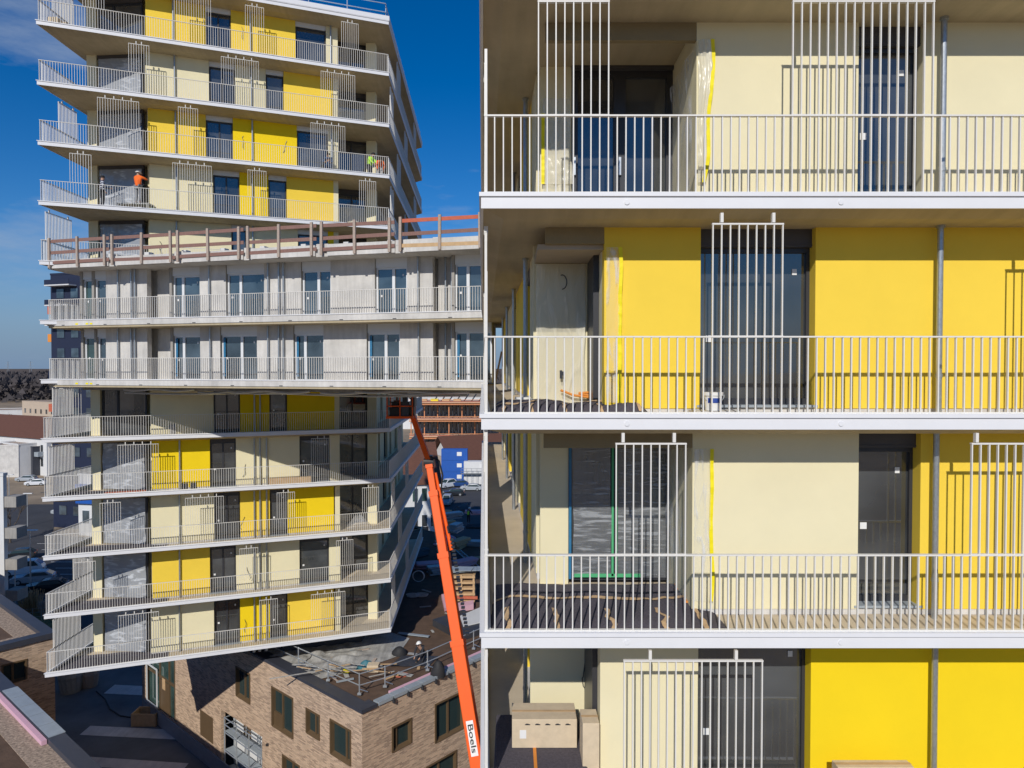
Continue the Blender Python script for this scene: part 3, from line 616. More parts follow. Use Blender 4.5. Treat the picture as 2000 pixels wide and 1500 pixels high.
# metal guard rail round the roof
gr = thing('guard_rail', 'thin metal guard rail around the flat roof of the tall tower', 'guard rail', TF.pt(8, .3, 20.6))
rl = [TF.xy(0, .15), TF.xy(TF.L - .15, .15), (-8.38, 65.4)]
m = MB(); m.strip(rl, -.02, .02, 21.55, 21.59); m.strip(rl, -.02, .02, 21.05, 21.09); m.build('rail', M['alu'], gr)
for fr, n in ((TF, 8), (Fr(rl[1], rl[2]), 12)):
    for i in range(n + (fr is not TF)):
        u = .2 + (fr.L - .4) * i / n; m = MB(); v = .15 if fr is TF else .0; p = fr.pt(u, v, 20.5); m.tube(p, (p[0], p[1], 21.65), .03, n=6); m.fbox(fr, u - .05, u + .05, v - .03, v + .3, 20.45, 20.55); m.build('post', M['alu'], gr)
# base of the tower wrapped in dark membrane, and the folded membrane strip under the lowest slab
tb = [TF.xy(11.6, 2.6), TF.xy(16.4, 2.6), (-9.2, 63.0), (-22.8, 63.0), (-25.0, 52.9)]
m = MB(); m.prism(tb, -17.3, -15.85); m.build('base_wall', M['membrane'], tw)
for i, p in enumerate((496, 507, 520)):
    u = TF.u(p, -16, .9); x, y = TF.xy(u, .9); m = MB(); m.tube((x, y, -16.15), (x, y, -15.84), .09, n=12); m.build('pipe_stub', M['alu'], tw)

# ------------------------------------------------------------------ the raw concrete bridge block between both buildings
BE = [(-23.6, 41.5), (-23.7, 36.4), (-1.0, 30.3)]
BF = Fr(BE[1], BE[2]); BL = Fr(BE[0], BE[1])
br = thing('bridge_building', 'unfinished raw concrete link block with blue glazed doors crossing in front of the tower', 'building', BF.pt(11, 4, -1))
BW = 1.15
bpoly = [(BE[1][0] + .02, BE[1][1] + .02), (-1.15, 30.36), (-1.45, 36.0), (-8.3, 43.2), BE[0]]
for zz_ in (5.3, 2.3, -.7):
    zf = zz_ + .06
    s = MB(); s.prism(bpoly, zf - .24, zf - .004); s.build('floor_slab', M['slab'] if zz_ < 5 else M['conc'], br)
    e = [BE[0], BE[1], BF.xy(BF.L - .1, 0)]
    fm = MB()
    if zz_ < 5:
        fm.strip(e, -.11, .05, zf + .13, zf + .17); fm.build('edge_fascia', M['white'], br)
        fm = MB(); fm.strip(e, -.2, .02, zf - .14, zf + .128); fm.build('slab_edge', M['conc'], br)
        railing(br, e, zf); s = MB(); s.add([(x, y, zf) for x, y in bpoly], [(0, 1, 2, 3, 4)]); s.build('balcony_floor', M['floor'], br)
        for k in range(9): u = .4 + 2.6 * k + .5 * (zz_ > 0); m = MB(); m.fbox(BF, u, u + .18, -.03, -.021, zf - .12, zf - .09); m.build('anchor_slot', M['frame'], br)
        for px in (148, 168, 176):
            u = BF.u(px, zf, 0); m = MB(); m.fbox(BF, u, u + .16, -.028, -.021, zf - .1, zf - .02); m.build('paint_mark', M['ytape'], br)
    else:
        # stepped edge of the roof slab
        px = [97, 213, 228, 340, 357, 476, 492, 617, 640, 772, 790, 960]
        for i in range(0, 12, 2):
            u0, u1 = BF.u(px[i], zf, 0), BF.u(px[i + 1], zf, 0); m = MB(); m.fbox(BF, u0 + .0, u1, -.06 - .02 * (i % 4), .28, zf - .22, zf + .2 + .012 * i); m.build('slab_edge', M['conc'], br)
            if i + 2 < 12: u2 = BF.u(px[i + 2], zf, 0); m = MB(); m.fbox(BF, u1, u2, .03, .28, zf - .22, zf + .34); m.build('slab_edge', M['conc'], br)
        for px_ in (146, 168, 260): u = BF.u(px_, zf, 0); m = MB(); m.fbox(BF, u, u + .2, -.075, -.066, zf + .02, zf + .1); m.build('paint_mark', M['ytape'], br)
        m = MB(); m.strip([BF.xy(2.9, .9), BF.xy(BF.L, .9)], -.1, .1, zf, zf + .34); m.build('parapet', M['whiter'], br)
        m = MB(); m.strip([BF.xy(1.8, 1.3), BF.xy(BF.L, 1.3)], -.3, .3, zf, zf + .42); m.build('roof_upstand', M['membrane'], br)
        m = MB(); m.add([(x, y, zf + .1) for x, y in bpoly], [(0, 1, 2, 3, 4)]); m.build('roof', M['membrane'], br)
        for k in range(9): u = 3.1 + 2.2 * k; m = MB(); m.fbox(BF, u, u + .25, .74, 1.08, zf + .345, zf + .52); m.build('roof_block', M['whiter'], br)
bs = {2.3: ([(160, 183, 'dg'), (183, 207, 'd'), (207, 287, 'w'), (287, 335, 'r'), (335, 390, 'd'), (390, 441, 'w'), (441, 516, 'd'), (516, 588, 'w'), (588, 646, 'd'), (646, 732, 'w'), (732, 795, 'd'), (795, 845, 'w'), (845, 887, 'r'), (887, 960, 'd')], [231, 257, 264, 409, 524, 545, 554, 817, 861, 873]),
      -.7: ([(162, 188, 'dg'), (188, 207, 'd'), (207, 288, 'w'), (288, 337, 'r'), (337, 391, 'd'), (391, 430, 'w'), (430, 502, 'd'), (502, 573, 'w'), (573, 632, 'd'), (632, 716, 'w'), (716, 781, 'd'), (781, 846, 'w'), (846, 887, 'r'), (887, 960, 'd')], [231, 257, 264, 411, 524, 545, 554, 818, 861, 873])}
for zz_, (segs, pipes) in bs.items():
    zf = zz_ + .06; zc = zf + 2.76; zm = zf + 1.4
    for a, b_, kind in segs:
        u0, u1 = BF.u(a, zm, BW), BF.u(b_, zm, BW)
        if kind == 'w': m = MB(); m.fbox(BF, u0, u1, BW, BW + .3, zf + .003, zc); m.build('wall', M['conc'], br)
        elif kind == 'r': m = MB(); m.fbox(BF, u0 - .02, u1 + .02, BW + .75, BW + .95, zf + .003, zc); m.build('wall', M['conc'], br); m = MB(); m.fbox(BF, u1 - .12, u1, BW + .3, BW + .75, zf + .003, zc); m.build('wall', M['conc'], br)
        else:
            w = window(br, BF, u0 + .02, u1 - .02, zf + .08, zc, BW + .14, mull=[u0 + (u1 - u0) * (.35 if int(a) % 2 else .55)] if kind == 'd' and u1 - u0 > 1 else [], fm='wframe', gm='glassg' if kind == 'dg' else 'glassb', boxm='wframe', box=.42, fw=.08, sticker=True, bw=.14)
            if kind == 'd' and zz_ < 0 and u1 - u0 > 1: f = MB(); f.fbox(BF, u0 + .1, u0 + .22, BW + .12, BW + .13, zf + .3, zc - .55); f.build('blue_film', M['btape'], w)
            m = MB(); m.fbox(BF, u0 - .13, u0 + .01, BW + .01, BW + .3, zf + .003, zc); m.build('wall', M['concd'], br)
    for p in pipes: u = BF.u(p, zm, BW - .1); x, y = BF.xy(u, BW - .12 if p < 850 else BW + .5); pipe(br, x, y, zf, zc, .045)
    # left return wall
    m = MB(); m.fbox(BL, 0, BL.L - 2.0, 1.5, 1.8, zf + .003, zc); m.build('wall', M['conc'], br)
bc = [BF.xy(1.8, BW + .98), BF.xy(BF.L - .3, BW + .98), (-1.6, 35.6), (-8.4, 42.4), (-22.1, 40.9)]
m = MB(); m.prism(bc, -.6, 5.1); m.build('core_wall', M['conc'], br)
# pipes and formwork hanging under the bridge
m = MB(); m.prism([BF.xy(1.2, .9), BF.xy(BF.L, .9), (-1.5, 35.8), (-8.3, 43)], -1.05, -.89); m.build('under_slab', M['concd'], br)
for u0, u1, v, z, r in ((4, 8.2, .7, -1.0, .06), (8, 12.5, 1.2, -1.12, .05), (10, 14.5, .8, -1.05, .07), (15, 21, .9, -1.08, .06), (3.2, 22, 1.6, -1.2, .05), (17, 22.5, .5, -1.0, .05)):
    m = MB(); m.path([BF.pt(u0 + (u1 - u0) * i / 8, v, z - .05 * math.sin(i * 1.3)) for i in range(9)], r, 8); m.build('service_pipe', M['alu'], br)
# timber guard rail sections standing on the roof slab edge
names_ = ['leftmost section of dark timber guard rail on the concrete roof edge', 'second section from the left of dark timber guard rail on the roof edge', 'third section from the left of dark timber guard rail on the roof edge', 'fourth section of dark timber guard rail, in front of the yellow storey corner', 'fifth section of dark timber guard rail, ending at the tower corner', 'guard rail section with a red top board at the right end of the roof edge']
for i, (pp, nm) in enumerate(zip([(97, 152, 205), (220, 277, 334), (348, 407, 467), (485, 545, 609), (628, 693, 761), (782, 859, 938)], names_)):
    us = [BF.u(p, 6, -.12) for p in pp]; t = thing('timber_guard_rail', nm, 'guard rail', BF.pt(us[1], -.1, 5.2), group='timber guard rail sections along the roof edge')
    for u in us: m = MB(); j = random.uniform(-.02, .02); m.add([BF.pt(u + a + j * (z > 6), v, z) for z in (5.16, 6.66) for a, v in ((-.06, -.20), (.06, -.20), (.06, -.11), (-.06, -.11))], [(0, 3, 2, 1), (4, 5, 6, 7), (0, 1, 5, 4), (1, 2, 6, 5), (2, 3, 7, 6), (3, 0, 4, 7)]); m.build('post', M['wood'], t)
    for z, o in ((6.5, .12), (5.92, 0), (5.42, 0)):
        m = MB(); e = .22; z2 = z + random.uniform(-.05, .05)
        m.add([BF.pt(u, v, zq + (z2 - z) * (u > us[1])) for u in (us[0] - e * .3, us[2] + e) for v, zq in ((-.105, z - .08), (-.07, z - .08), (-.07, z + .08), (-.105, z + .08))], [(0, 1, 2, 3), (7, 6, 5, 4), (0, 4, 5, 1), (1, 5, 6, 2), (2, 6, 7, 3), (3, 7, 4, 0)])
        m.build('board', M['rwood'] if i == 5 and z > 6 else (M['pwood'] if i == 5 and z < 5.6 else M['dwood']), t)
# ------------------------------------------------------------------ brick buildings below
def hitwall(fr, px, py):                     # wall coordinates (u, z) under a photo pixel
    a = (px - 1000) / F; b = (750 - py) / F; d = Vector((a, CP + b * SP, -SP + b * CP))
    # o + e u = d t
    ex, ey = fr.e; ox, oy = fr.o; det = d.x * (-ey) - d.y * (-ex)
    t = (ox * (-ey) - oy * (-ex)) / det; P = d * t
    return (P.x - ox) * ex + (P.y - oy) * ey, P.z
RZ = -17.0
C0 = tuple(PZ(707, 1387, RZ)[:2]); Ca = tuple(PZ(525, 1290, RZ)[:2]); Cb = tuple(PZ(892, 1304, RZ)[:2])
def ext(p, q, d): v = Vector((q[0] - p[0], q[1] - p[1])).normalized(); return (p[0] + v.x * d, p[1] + v.y * d)
LW0 = ext(C0, Ca, 28.0); RW1 = ext(C0, Cb, 30.0)
WL = Fr(LW0, C0); WR = Fr(C0, RW1)
pb = thing('brick_building', 'brown brick podium block with an earth covered roof terrace below the tower', 'building', (C0[0], C0[1] + 8, G))
def rect(fr, pts):                          # pixel quad -> opening
    q = [hitwall(fr, *p) for p in pts]; us = [a for a, b in q]; zs = [b for a, b in q]
    return (min(us), max(us), (q[2][1] + q[3][1]) / 2, (q[0][1] + q[1][1]) / 2)
def rq(fr, x0, yt0, x1, yt1, yb0, yb1): return rect(fr, [(x0, yt0), (x1, yt1), (x0, yb0), (x1, yb1)])
lh = [rq(WL, 531, 1341, 573, 1362, 1418, 1442), rq(WL, 598, 1382, 625, 1396, 1432, 1445), rq(WL, 645, 1404, 686, 1425, 1472, 1496), rq(WL, 461, 1300, 489, 1316, 1359, 1375),
      rq(WL, 552, 1476, 586, 1492, 1545, 1560), rq(WL, 433, 1389, 512, 1436, 1545, 1600), rq(WL, 290, 1250, 341, 1285, 1372, 1404)]
rh = [rq(WR, 765, 1418, 804, 1403, 1470, 1451), rq(WR, 849, 1372, 906, 1351, 1450, 1424), rq(WR, 832, 1494, 892, 1467, 1560, 1540)]
wm = holed(WL, 0, WL.L, G, RZ, lh, 0, .28); wm.build('wall', M['brick'], pb)
wm = holed(WR, 0, WR.L, G, RZ, rh, 0, .28); wm.build('wall', M['brick'], pb)
wm = holed(Fr((LW0[0] + .64 * 30 , LW0[1] + .768 * 30), LW0), 0, 30, G, RZ, [], 0, .28); wm.build('wall', M['brick'], pb)
def bwin(fr, h, mul, deep=.24):
    t = MB(); u0, u1, z0, z1 = h; w_ = .1
    t.fbox(fr, u0, u0 + w_, -.04, deep, z0, z1); t.fbox(fr, u1 - w_, u1, -.04, deep, z0, z1); t.fbox(fr, u0 + w_, u1 - w_, -.04, deep, z1 - w_, z1)
    t.add([fr.pt(u0 + w_, -.04, z0), fr.pt(u1 - w_, -.04, z0), fr.pt(u1 - w_, deep, z0 + .14), fr.pt(u0 + w_, deep, z0 + .14), fr.pt(u0 + w_, -.04, z0 - .02), fr.pt(u1 - w_, -.04, z0 - .02)], [(0, 1, 2, 3), (4, 5, 1, 0)])
    for m_ in mul: q = u0 + (u1 - u0) * m_; t.fbox(fr, q - .06, q + .06, .12, deep, z0 + .05, z1 - w_)
    w = t.build('window', M['bronze'], pb)
    g_ = MB(); g_.quad(fr.pt(u0 + w_, .2, z0), fr.pt(u1 - w_, .2, z0), fr.pt(u1 - w_, .2, z1), fr.pt(u0 + w_, .2, z1)); g_.build('glass', M['gr'], w)
    return w
w = bwin(WL, lh[0], [.42]); u0, u1, z0, z1 = lh[0]; t = MB(); t.fbox(WL, u0 + .1, u0 + (u1 - u0) * .42, .1, .2, z0 + .05, z0 + .85); t.build('lower_panel', M['bronze'], w)
bwin(WL, lh[1], [.55]); bwin(WL, lh[2], [.68]); bwin(WL, lh[3], [.5]); bwin(WL, lh[4], [.5])
bwin(WR, rh[0], [.3]); bwin(WR, rh[1], [.5]); bwin(WR, rh[2], [.45])
# stair glazing at the far left end, light shaft wall behind the scaffold
u0, u1, z0, z1 = lh[6]
t = MB()
for q in (0, .45, .8, 1): uu = u0 + (u1 - u0) * q; t.fbox(WL, uu - .07, uu + .07, -.02, .12, z0, z1)
t.fbox(WL, u0, u1, -.01, .1, z0 + (z1 - z0) * .52, z0 + (z1 - z0) * .56); w = t.build('stair_window', M['bronze'], pb)
t = MB(); t.quad(WL.pt(u0, .06, z0), WL.pt(u1, .06, z0), WL.pt(u1, .06, z1), WL.pt(u0, .06, z1)); t.build('glass', M['glassg'], w)
t = MB(); t.fbox(WL, u0 + (u1 - u0) * .47, u0 + (u1 - u0) * .78, .0, .05, z0 + .1, z0 + (z1 - z0) * .5); t.build('door_panel', M['bronze'], w)
t = MB(); uu = u0 + (u1 - u0) * .55; t.fbox(WL, uu, uu + .5, -.02, -.005, z0 + 1.7, z0 + 2.5); t.build('notice', M['pwood'], w)
t = MB(); q_ = u0 + (u1 - u0) * .43; t.fbox(WL, u0 + .1, u0 + .18, -.2, -.12, z0 + .1, z0 + 3.0); t.fbox(WL, q_ - .08, q_, -.2, -.12, z0 + .1, z0 + 3.0); t.fbox(WL, u0 + .18, q_ - .08, -.2, -.12, z0 + 2.92, z0 + 3.0); t.fbox(WL, u0 + .18, q_ - .08, -.2, -.12, z0 + .1, z0 + .2); t.build('white_frame', M['wframe'], w)
u0, u1, z0, z1 = lh[5]; t = MB(); t.fbox(WL, u0, u1, .9, 1.1, G, z1); t.build('shaft_wall', M['whiter'], pb)
t = MB(); t.fbox(WL, u0 + 1.3, u0 + 2.2, .85, .89, G + 2.6, G + 4.6); t.build('door', M['bronze'], pb)
h = rq(WL, 392, 1387, 416, 1402, 1436, 1451); t = MB(); t.fbox(WL, h[0], h[1], -.03, .0, h[2], h[3]); t.build('bronze_panel', M['bronze'], pb)
uu, z_ = hitwall(WL, 523, 1455); t = MB(); t.fbox(WL, uu, uu + .12, -.14, 0, z_, z_ + .12); t.build('wall_lamp', M['frame'], pb)
t = MB(); t.fbox(WL, .2, WL.L, -.06, -.01, G, G + 1.1); t.build('base_flashing', M['zinc'], pb)
# roof surfaces and edges
roofp = [C0, RW1, (RW1[0] - 24, RW1[1] + 20), (LW0[0] + .64 * 30, LW0[1] + .768 * 30), LW0]
t = MB(); t.add([(x, y, RZ - .1) for x, y in roofp], [(0, 1, 2, 3, 4)]); t.build('roof', M['soil'], pb)
t = MB(); t.strip([LW0, C0, ext(C0, RW1, .9)], -.62, .1, RZ - .14, RZ + .04); t.build('coping', M['coping'], pb)
i = 0; d = 1.0
while d < 29:
    a, b_ = ext(C0, RW1, d), ext(C0, RW1, d + .94); t = MB(); t.strip([a, b_], -.36, .09, RZ - .12, RZ + .05); t.build('coping', M['zinc'], pb)
    t = MB(); c_ = ext(C0, RW1, d + .9); t.strip([c_, ext(c_, RW1, .08)], .05, .2, RZ - .3, RZ - .05); t.build('bracket', M['frame'], pb); d += 1.0
t = MB(); t.strip([ext(C0, RW1, 2.2), ext(C0, RW1, 29)], -.62, -.4, RZ - .1, RZ + .03); t.build('insulation_strip', M['pink'], pb)
def blob(cx, cy, rx, ry, z, seed, rot=0, n=26, rg=.28):
    out = []
    for i in range(n):
        a = 2 * math.pi * i / n; k = 1 + rg * noise.noise(Vector((math.cos(a) * 1.7 + seed, math.sin(a) * 1.7, seed)))
        x, y = rx * k * math.cos(a), ry * k * math.sin(a); out.append((cx + x * math.cos(rot) - y * math.sin(rot), cy + x * math.sin(rot) + y * math.cos(rot)))
    return out
# pale foil lying along the tower foot, loose timber laths
fp = [PZ(x, y, RZ)[:2] for x, y in ((556, 1300), (600, 1330), (700, 1306), (775, 1280), (800, 1245), (760, 1232), (500, 1262), (470, 1272))]
def drapefan(poly, z, amp, seed):
    mb = MB(); cx = sum(p[0] for p in poly) / len(poly); cy = sum(p[1] for p in poly) / len(poly); n = len(poly)
    def edge_pt(a):
        a = (a % 1) * n; i = int(a) % n; f = a - int(a); p, q = poly[i], poly[(i + 1) % n]; return p[0] + (q[0] - p[0]) * f, p[1] + (q[1] - p[1]) * f
    def fn(a, b):
        x, y = edge_pt(a); x = cx + (x - cx) * b; y = cy + (y - cy) * b
        return (x, y, z + amp * abs(noise.noise(Vector((x * .9 + seed, y * .9, seed)))) * (1.1 - b * b))
    mb.grid(fn, 72, 14); return mb
mb = drapefan(fp, RZ - .07, .5, 3); mb.build('foil', M['foil'], None, smooth=True, flat=True)
o = bpy.data.objects['foil']; tag(o, 'crumpled pale foil spread on the roof along the foot of the tower', 'foil')
lt = thing('lath_pile', 'scattered pale timber laths on the brown roof beside the crumpled foil', 'timber pile', tuple(PZ(650, 1318, RZ)))
for i in range(16):
    c_ = PZ(random.uniform(560, 770), random.uniform(1296, 1322), RZ + .12 + .02 * i); a = random.uniform(-.5, .6); l_ = random.uniform(1.0, 2.6); d_ = Vector((math.cos(a), math.sin(a), 0)) * l_ / 2
    t = MB(); t.beam(c_ - d_, c_ + d_ + Vector((0, 0, .05)), .07, .03); t.build('lath', M['foil'] if i % 2 else M['pwood'], lt)
# roof guard rail of aluminium tubes
rr = thing('guard_rail', 'aluminium tube guard rail with clamp posts around the corner of the brown roof', 'guard rail', (C0[0], C0[1], RZ))
def rrp(px, py): p = PZ(px, py, RZ + .02); return p
posts = [(582, 1300), (638, 1326), (705, 1358), (752, 1343), (836, 1306)]
base = [PZ(583, 1303, RZ), PZ(641, 1330, RZ), PZ(702, 1357, RZ), PZ(752, 1342, RZ), PZ(835, 1310, RZ), PZ(925, 1268, RZ)]
for p in base:
    t = MB(); t.tube(p, p + Vector((0, 0, 1.15)), .035, n=8); t.tube(p + Vector((0, 0, .3)), p + Vector((.35, .35, 0)), .03, n=6); t.box(p.x - .1, p.x + .1, p.y - .06, p.y + .06, p.z, p.z + .1); t.build('post', M['alu'], rr)
up = lambda p, h: p + Vector((0, 0, h))
ends = [PZ(525, 1276, RZ)] + base + [PZ(960, 1253, RZ)]
for h_ in (.5, 1.1): t = MB(); t.path([up(p, h_) for p in ends], .03, 6); t.build('rail', M['alu'], rr)
# insulation slabs and panels lying on the roof further back
def slab_thing(name, pts, z0, z1, m, label, cat, zref=RZ):
    poly = [tuple(PZ(x, y, zref)[:2]) for x, y in pts]; a = sum(poly[i][0] * poly[(i + 1) % len(poly)][1] - poly[(i + 1) % len(poly)][0] * poly[i][1] for i in range(len(poly)))
    if a < 0: poly = poly[::-1]
    t = MB(); t.prism(poly, z0, z1); cx = sum(p[0] for p in poly) / len(poly); cy = sum(p[1] for p in poly) / len(poly); return solo(t, name, M[m], (cx, cy, z0), label, cat)
slab_thing('skylight_upstand', [(845, 1220), (905, 1200), (960, 1230), (900, 1250)], RZ - .09, RZ + .35, 'membrane', 'dark low upstand with taped edges on the brown roof behind the boom', 'upstand')
slab_thing('white_board', [(898, 1215), (955, 1190), (960, 1222), (905, 1235)], RZ + .355, RZ + .42, 'whiter', 'white board lying on the dark roof upstand right of the boom', 'board')
slab_thing('insulation_board', [(878, 1188), (925, 1180), (925, 1188), (880, 1196)], RZ - .09, RZ + .3, 'pink', 'pink insulation boards stacked right of the orange boom on the roof', 'insulation')
slab_thing('insulation_offcut', [(862, 1165), (878, 1160), (886, 1185), (868, 1192)], RZ - .09, RZ + .15, 'pink', 'scattered pink insulation offcuts left of the orange boom', 'insulation')
pal = thing('pallet_stack', 'pallet pile with grey sheets and a red beam beside the orange boom', 'pallet stack', tuple(PZ(905, 1165, RZ)))
pc = PZ(905, 1170, RZ)
for i in range(5): t = MB(); t.box(pc.x - 1.1, pc.x + .9, pc.y - .8, pc.y + .8, RZ + .1 + .42 * i, RZ + .25 + .42 * i); t.build('pallet', M['pwood'], pal)
for dx in (-1, -.1, .8): t = MB(); t.box(pc.x + dx - .07, pc.x + dx + .07, pc.y - .75, pc.y - .6, RZ - .1, RZ + 2.0); t.build('batten', M['pwood'], pal)
t = MB(); t.beam((pc.x - 1.2, pc.y - .9, RZ + .45), (pc.x + 1.1, pc.y - .95, RZ + .4), .14, .2); t.build('red_beam', M['rwood'], pal)
for i in range(3): t = MB(); a = .25 * i; t.beam((pc.x - 1.5, pc.y - .3 + a, RZ + 2.15 + .05 * i), (pc.x + 1.3 - .3 * i, pc.y + .3 - a, RZ + 2.2 + .05 * i), 1.1, .03); t.build('sheet', M['zinc'], pal)
# small things on the roof
p = PZ(730, 1307, RZ); t = MB(); t.box(p.x - .35, p.x + .3, p.y - .25, p.y + .3, RZ - .09, RZ + .3); solo(t, 'cardboard_box', M['card'], tuple(p), 'small open cardboard box lying on the brown roof', 'box', bevel=.02)
p = PZ(714, 1302, RZ); t = MB(); t.grid(lambda a, b: (p.x - .5 + 1.1 * a, p.y - .4 + .9 * b, RZ - .05 + .5 * math.sin(a * 3.1) * math.sin(b * 3.1) * (.7 + .6 * noise.noise(Vector((a * 4, b * 4, 1))))), 14, 12); solo(t, 'tool_bag', M['teal'], tuple(p), 'teal tool bag beside the cardboard box on the brown roof', 'bag', smooth=True)
p = PZ(676, 1311, RZ); t = MB(); t.tube((p.x, p.y, RZ - .08), (p.x, p.y, RZ + .1), .18, .16, 12); solo(t, 'yellow_spool', M['ytape'], tuple(p), 'small yellow spool on the brown roof', 'spool')
p = PZ(783, 1316, RZ); t = MB(); t.path([(p.x + .45 * math.cos(i * .7) * (1 - i / 40), p.y + .3 * math.sin(i * .7), RZ - .06) for i in range(22)], .03, 6); solo(t, 'red_hose', M['rwood'], tuple(p), 'coiled red hose on the brown roof near the railing', 'hose')
for px, py, r_ in ((780, 1276, .42), (856, 1318, .40)):
    p = PZ(px, py, RZ); t = MB(); t.grid(lambda a, b: (p.x + r_ * (math.cos(a * 6.283)) * math.sin(b * 1.57) * (1 + .3 * noise.noise(Vector((a * 5, b * 3, px)))), p.y + r_ * .8 * math.sin(a * 6.283) * math.sin(b * 1.57), RZ - .08 + (.9 if px > 800 else .5) * math.cos(b * 1.57)), 18, 8)
    solo(t, 'black_bag', M['black'], tuple(p), 'tall black sack at the roof guard rail' if px > 800 else 'low black sack on the brown roof left of the kneeling worker', 'sack', smooth=True)
p = PZ(803, 1290, RZ); t = MB(); t.grid(lambda a, b: (p.x - 1.1 + 2.2 * a + .4 * b, p.y - .7 + 1.5 * b, RZ - .06 + .1 * abs(noise.noise(Vector((a * 3, b * 3, 7))))), 16, 10); solo(t, 'bitumen_sheet', M['membrane'], tuple(p), 'dark bitumen sheet lying in front of the kneeling worker', 'sheet', smooth=True)
p = PZ(795, 1246, RZ); t = MB(); t.beam(PZ(778, 1236, RZ + .02), PZ(838, 1243, RZ + .02), .25, .05); solo(t, 'grey_board', M['zinc'], tuple(p), 'narrow grey board lying on the brown roof at the shadow edge', 'board')
# coils of pipe in the shaded part
for i, (px, py, up_) in enumerate(((817, 1150, 1), (806, 1164, 0), (824, 1163, 0))):
    p = PZ(px, py, RZ); q = MB(); r_ = .42
    for j in range(3):
        pts = [(p.x + (r_ + .03 * j) * math.cos(a), p.y + (.1 if up_ else .7 * r_ * math.sin(a)) + .03 * j, RZ + .5 * up_ + (r_ * math.sin(a) + .45 if up_ else .05 * j)) for a in [2 * math.pi * k / 20 for k in range(21)]]
        q.path(pts, .022, 5)
    solo(q, 'pipe_coil', M['whiter'], (p.x, p.y, RZ), ['upright white pipe coil leaning at the back of the shaded roof', 'left one of two flat white pipe coils on the shaded roof', 'right one of two flat white pipe coils on the shaded roof'][i], 'pipe coil', 'pipe coils in the shade on the roof')

# ---- left brick building (L-shaped) with planted gravel roof
lb = thing('brick_building', 'brown brick building with gravel and soil roof at the lower left corner', 'building', (-36, 50, G))
Q1 = PZ(190, 1500, RZ)[:2]; Q2 = PZ(0, 1318, RZ)[:2]; Q3 = PZ(106, 1236, RZ)[:2]; Q4 = PZ(0, 1163, RZ)[:2]; Qm = PZ(0, 1262, RZ)[:2]
ins = None
def isect(a, b, c, d):
    r = (b[0] - a[0], b[1] - a[1]); s = (d[0] - c[0], d[1] - c[1]); k = r[0] * s[1] - r[1] * s[0]; t = ((c[0] - a[0]) * s[1] - (c[1] - a[1]) * s[0]) / k; return (a[0] + r[0] * t, a[1] + r[1] * t)
QI = isect(Q1, Q2, Q3, Qm); Q0 = ext(QI, Q1, 32); Q5 = ext(Q3, Q4, 40)
poly = [Q0, QI, Q3, Q5, ext(Q5, (Q5[0] - 30, Q5[1] - 26), 40), (Q0[0] - 30, Q0[1] - 26)]
poly = [tuple(p) for p in poly]
A_ = sum(poly[i][0] * poly[(i + 1) % 6][1] - poly[(i + 1) % 6][0] * poly[i][1] for i in range(6)); 
BW1 = Fr(QI, Q3); BW2 = Fr(Q0, QI)
hole = rq(BW1, 3, 1296, 53, 1289, 1336, 1329)
holed(BW1, 0, BW1.L, G, RZ, [hole], 0, .28).build('wall', M['brick'], lb)
pb_keep = pb; pb = lb; bwin(BW1, hole, [.45]); pb = pb_keep
holed(Fr(Q0, QI), 0, BW2.L, G, RZ, [], 0, .28).build('wall', M['brick'], lb); holed(Fr(Q3, Q5), 0, 40, G, RZ, [], 0, .28).build('wall', M['brick'], lb)
order = poly if A_ > 0 else poly[::-1]
t = MB(); t.add([(x, y, RZ - .25) for x, y in order], [tuple(range(6))]); t.build('roof', M['soil'], lb)
e1 = [Q0, QI, Q3, Q5]                        # outside is on the right when walking this way
t = MB(); t.strip(e1, -1.75, -.6, RZ - .24, RZ - .2); t.build('gravel_margin', M['gravel'], lb)
t = MB(); t.strip(e1, -.6, .1, RZ - .3, RZ + .06); t.build('coping', M['coping'], lb)
f2 = Fr(QI, Q0)
us = [hitwall(Fr(QI, Q0), x, y)[0] for x, y in ((24, 1364), (105, 1440))]
a, b_ = ext(QI, Q0, us[0] + .4), ext(QI, Q0, us[1] + 1.2); n = 5
for i in range(n): s_, e_ = ext(b_, a, (Vector(a) - Vector(b_)).length * i / n), ext(b_, a, (Vector(a) - Vector(b_)).length * (i + .97) / n); t = MB(); t.strip([s_, e_], -.55, .13, RZ + .062, RZ + .1); t.build('zinc_sheet', M['zinc'], lb)
t = MB(); t.strip([b_, a], -.85, -.63, RZ - .19, RZ + .02); t.build('insulation_strip', M['pink'], lb)
# ---- courtyard surfaces
sheet('courtyard', [tuple(PZ(x, y, G + .02)[:2]) for x, y in ((60, 1560), (60, 1300), (280, 1290), (700, 1640), (700, 2400), (60, 2400))][::-1], G + .02, 'pave')
for i, (x0, y0, w_, d_) in enumerate(((-31, 50.5, 9, 1.3), (-28.5, 46.5, 7, 1.1), (-33, 57, 8, 1.6))):
    sheet('path', [(x0, y0), (x0 + w_, y0 - .8), (x0 + w_, y0 - .8 + d_), (x0, y0 + d_)], G + .03 + .004 * i, 'conc')
ct = thing('wooden_crate', 'open wooden crate standing in the courtyard beside the brick wall', 'crate', tuple(PZ(288, 1412)))
p = PZ(288, 1412)
for dx, dy, w_, d_ in ((-.9, -.6, 1.8, .06), (-.9, .55, 1.8, .06), (-.9, -.54, .06, 1.09), (.84, -.54, .06, 1.09)):
    t = MB(); t.box(p.x + dx, p.x + dx + w_, p.y + dy, p.y + dy + d_, G + .03, G + .95); t.build('side_board', M['pwood'], ct)
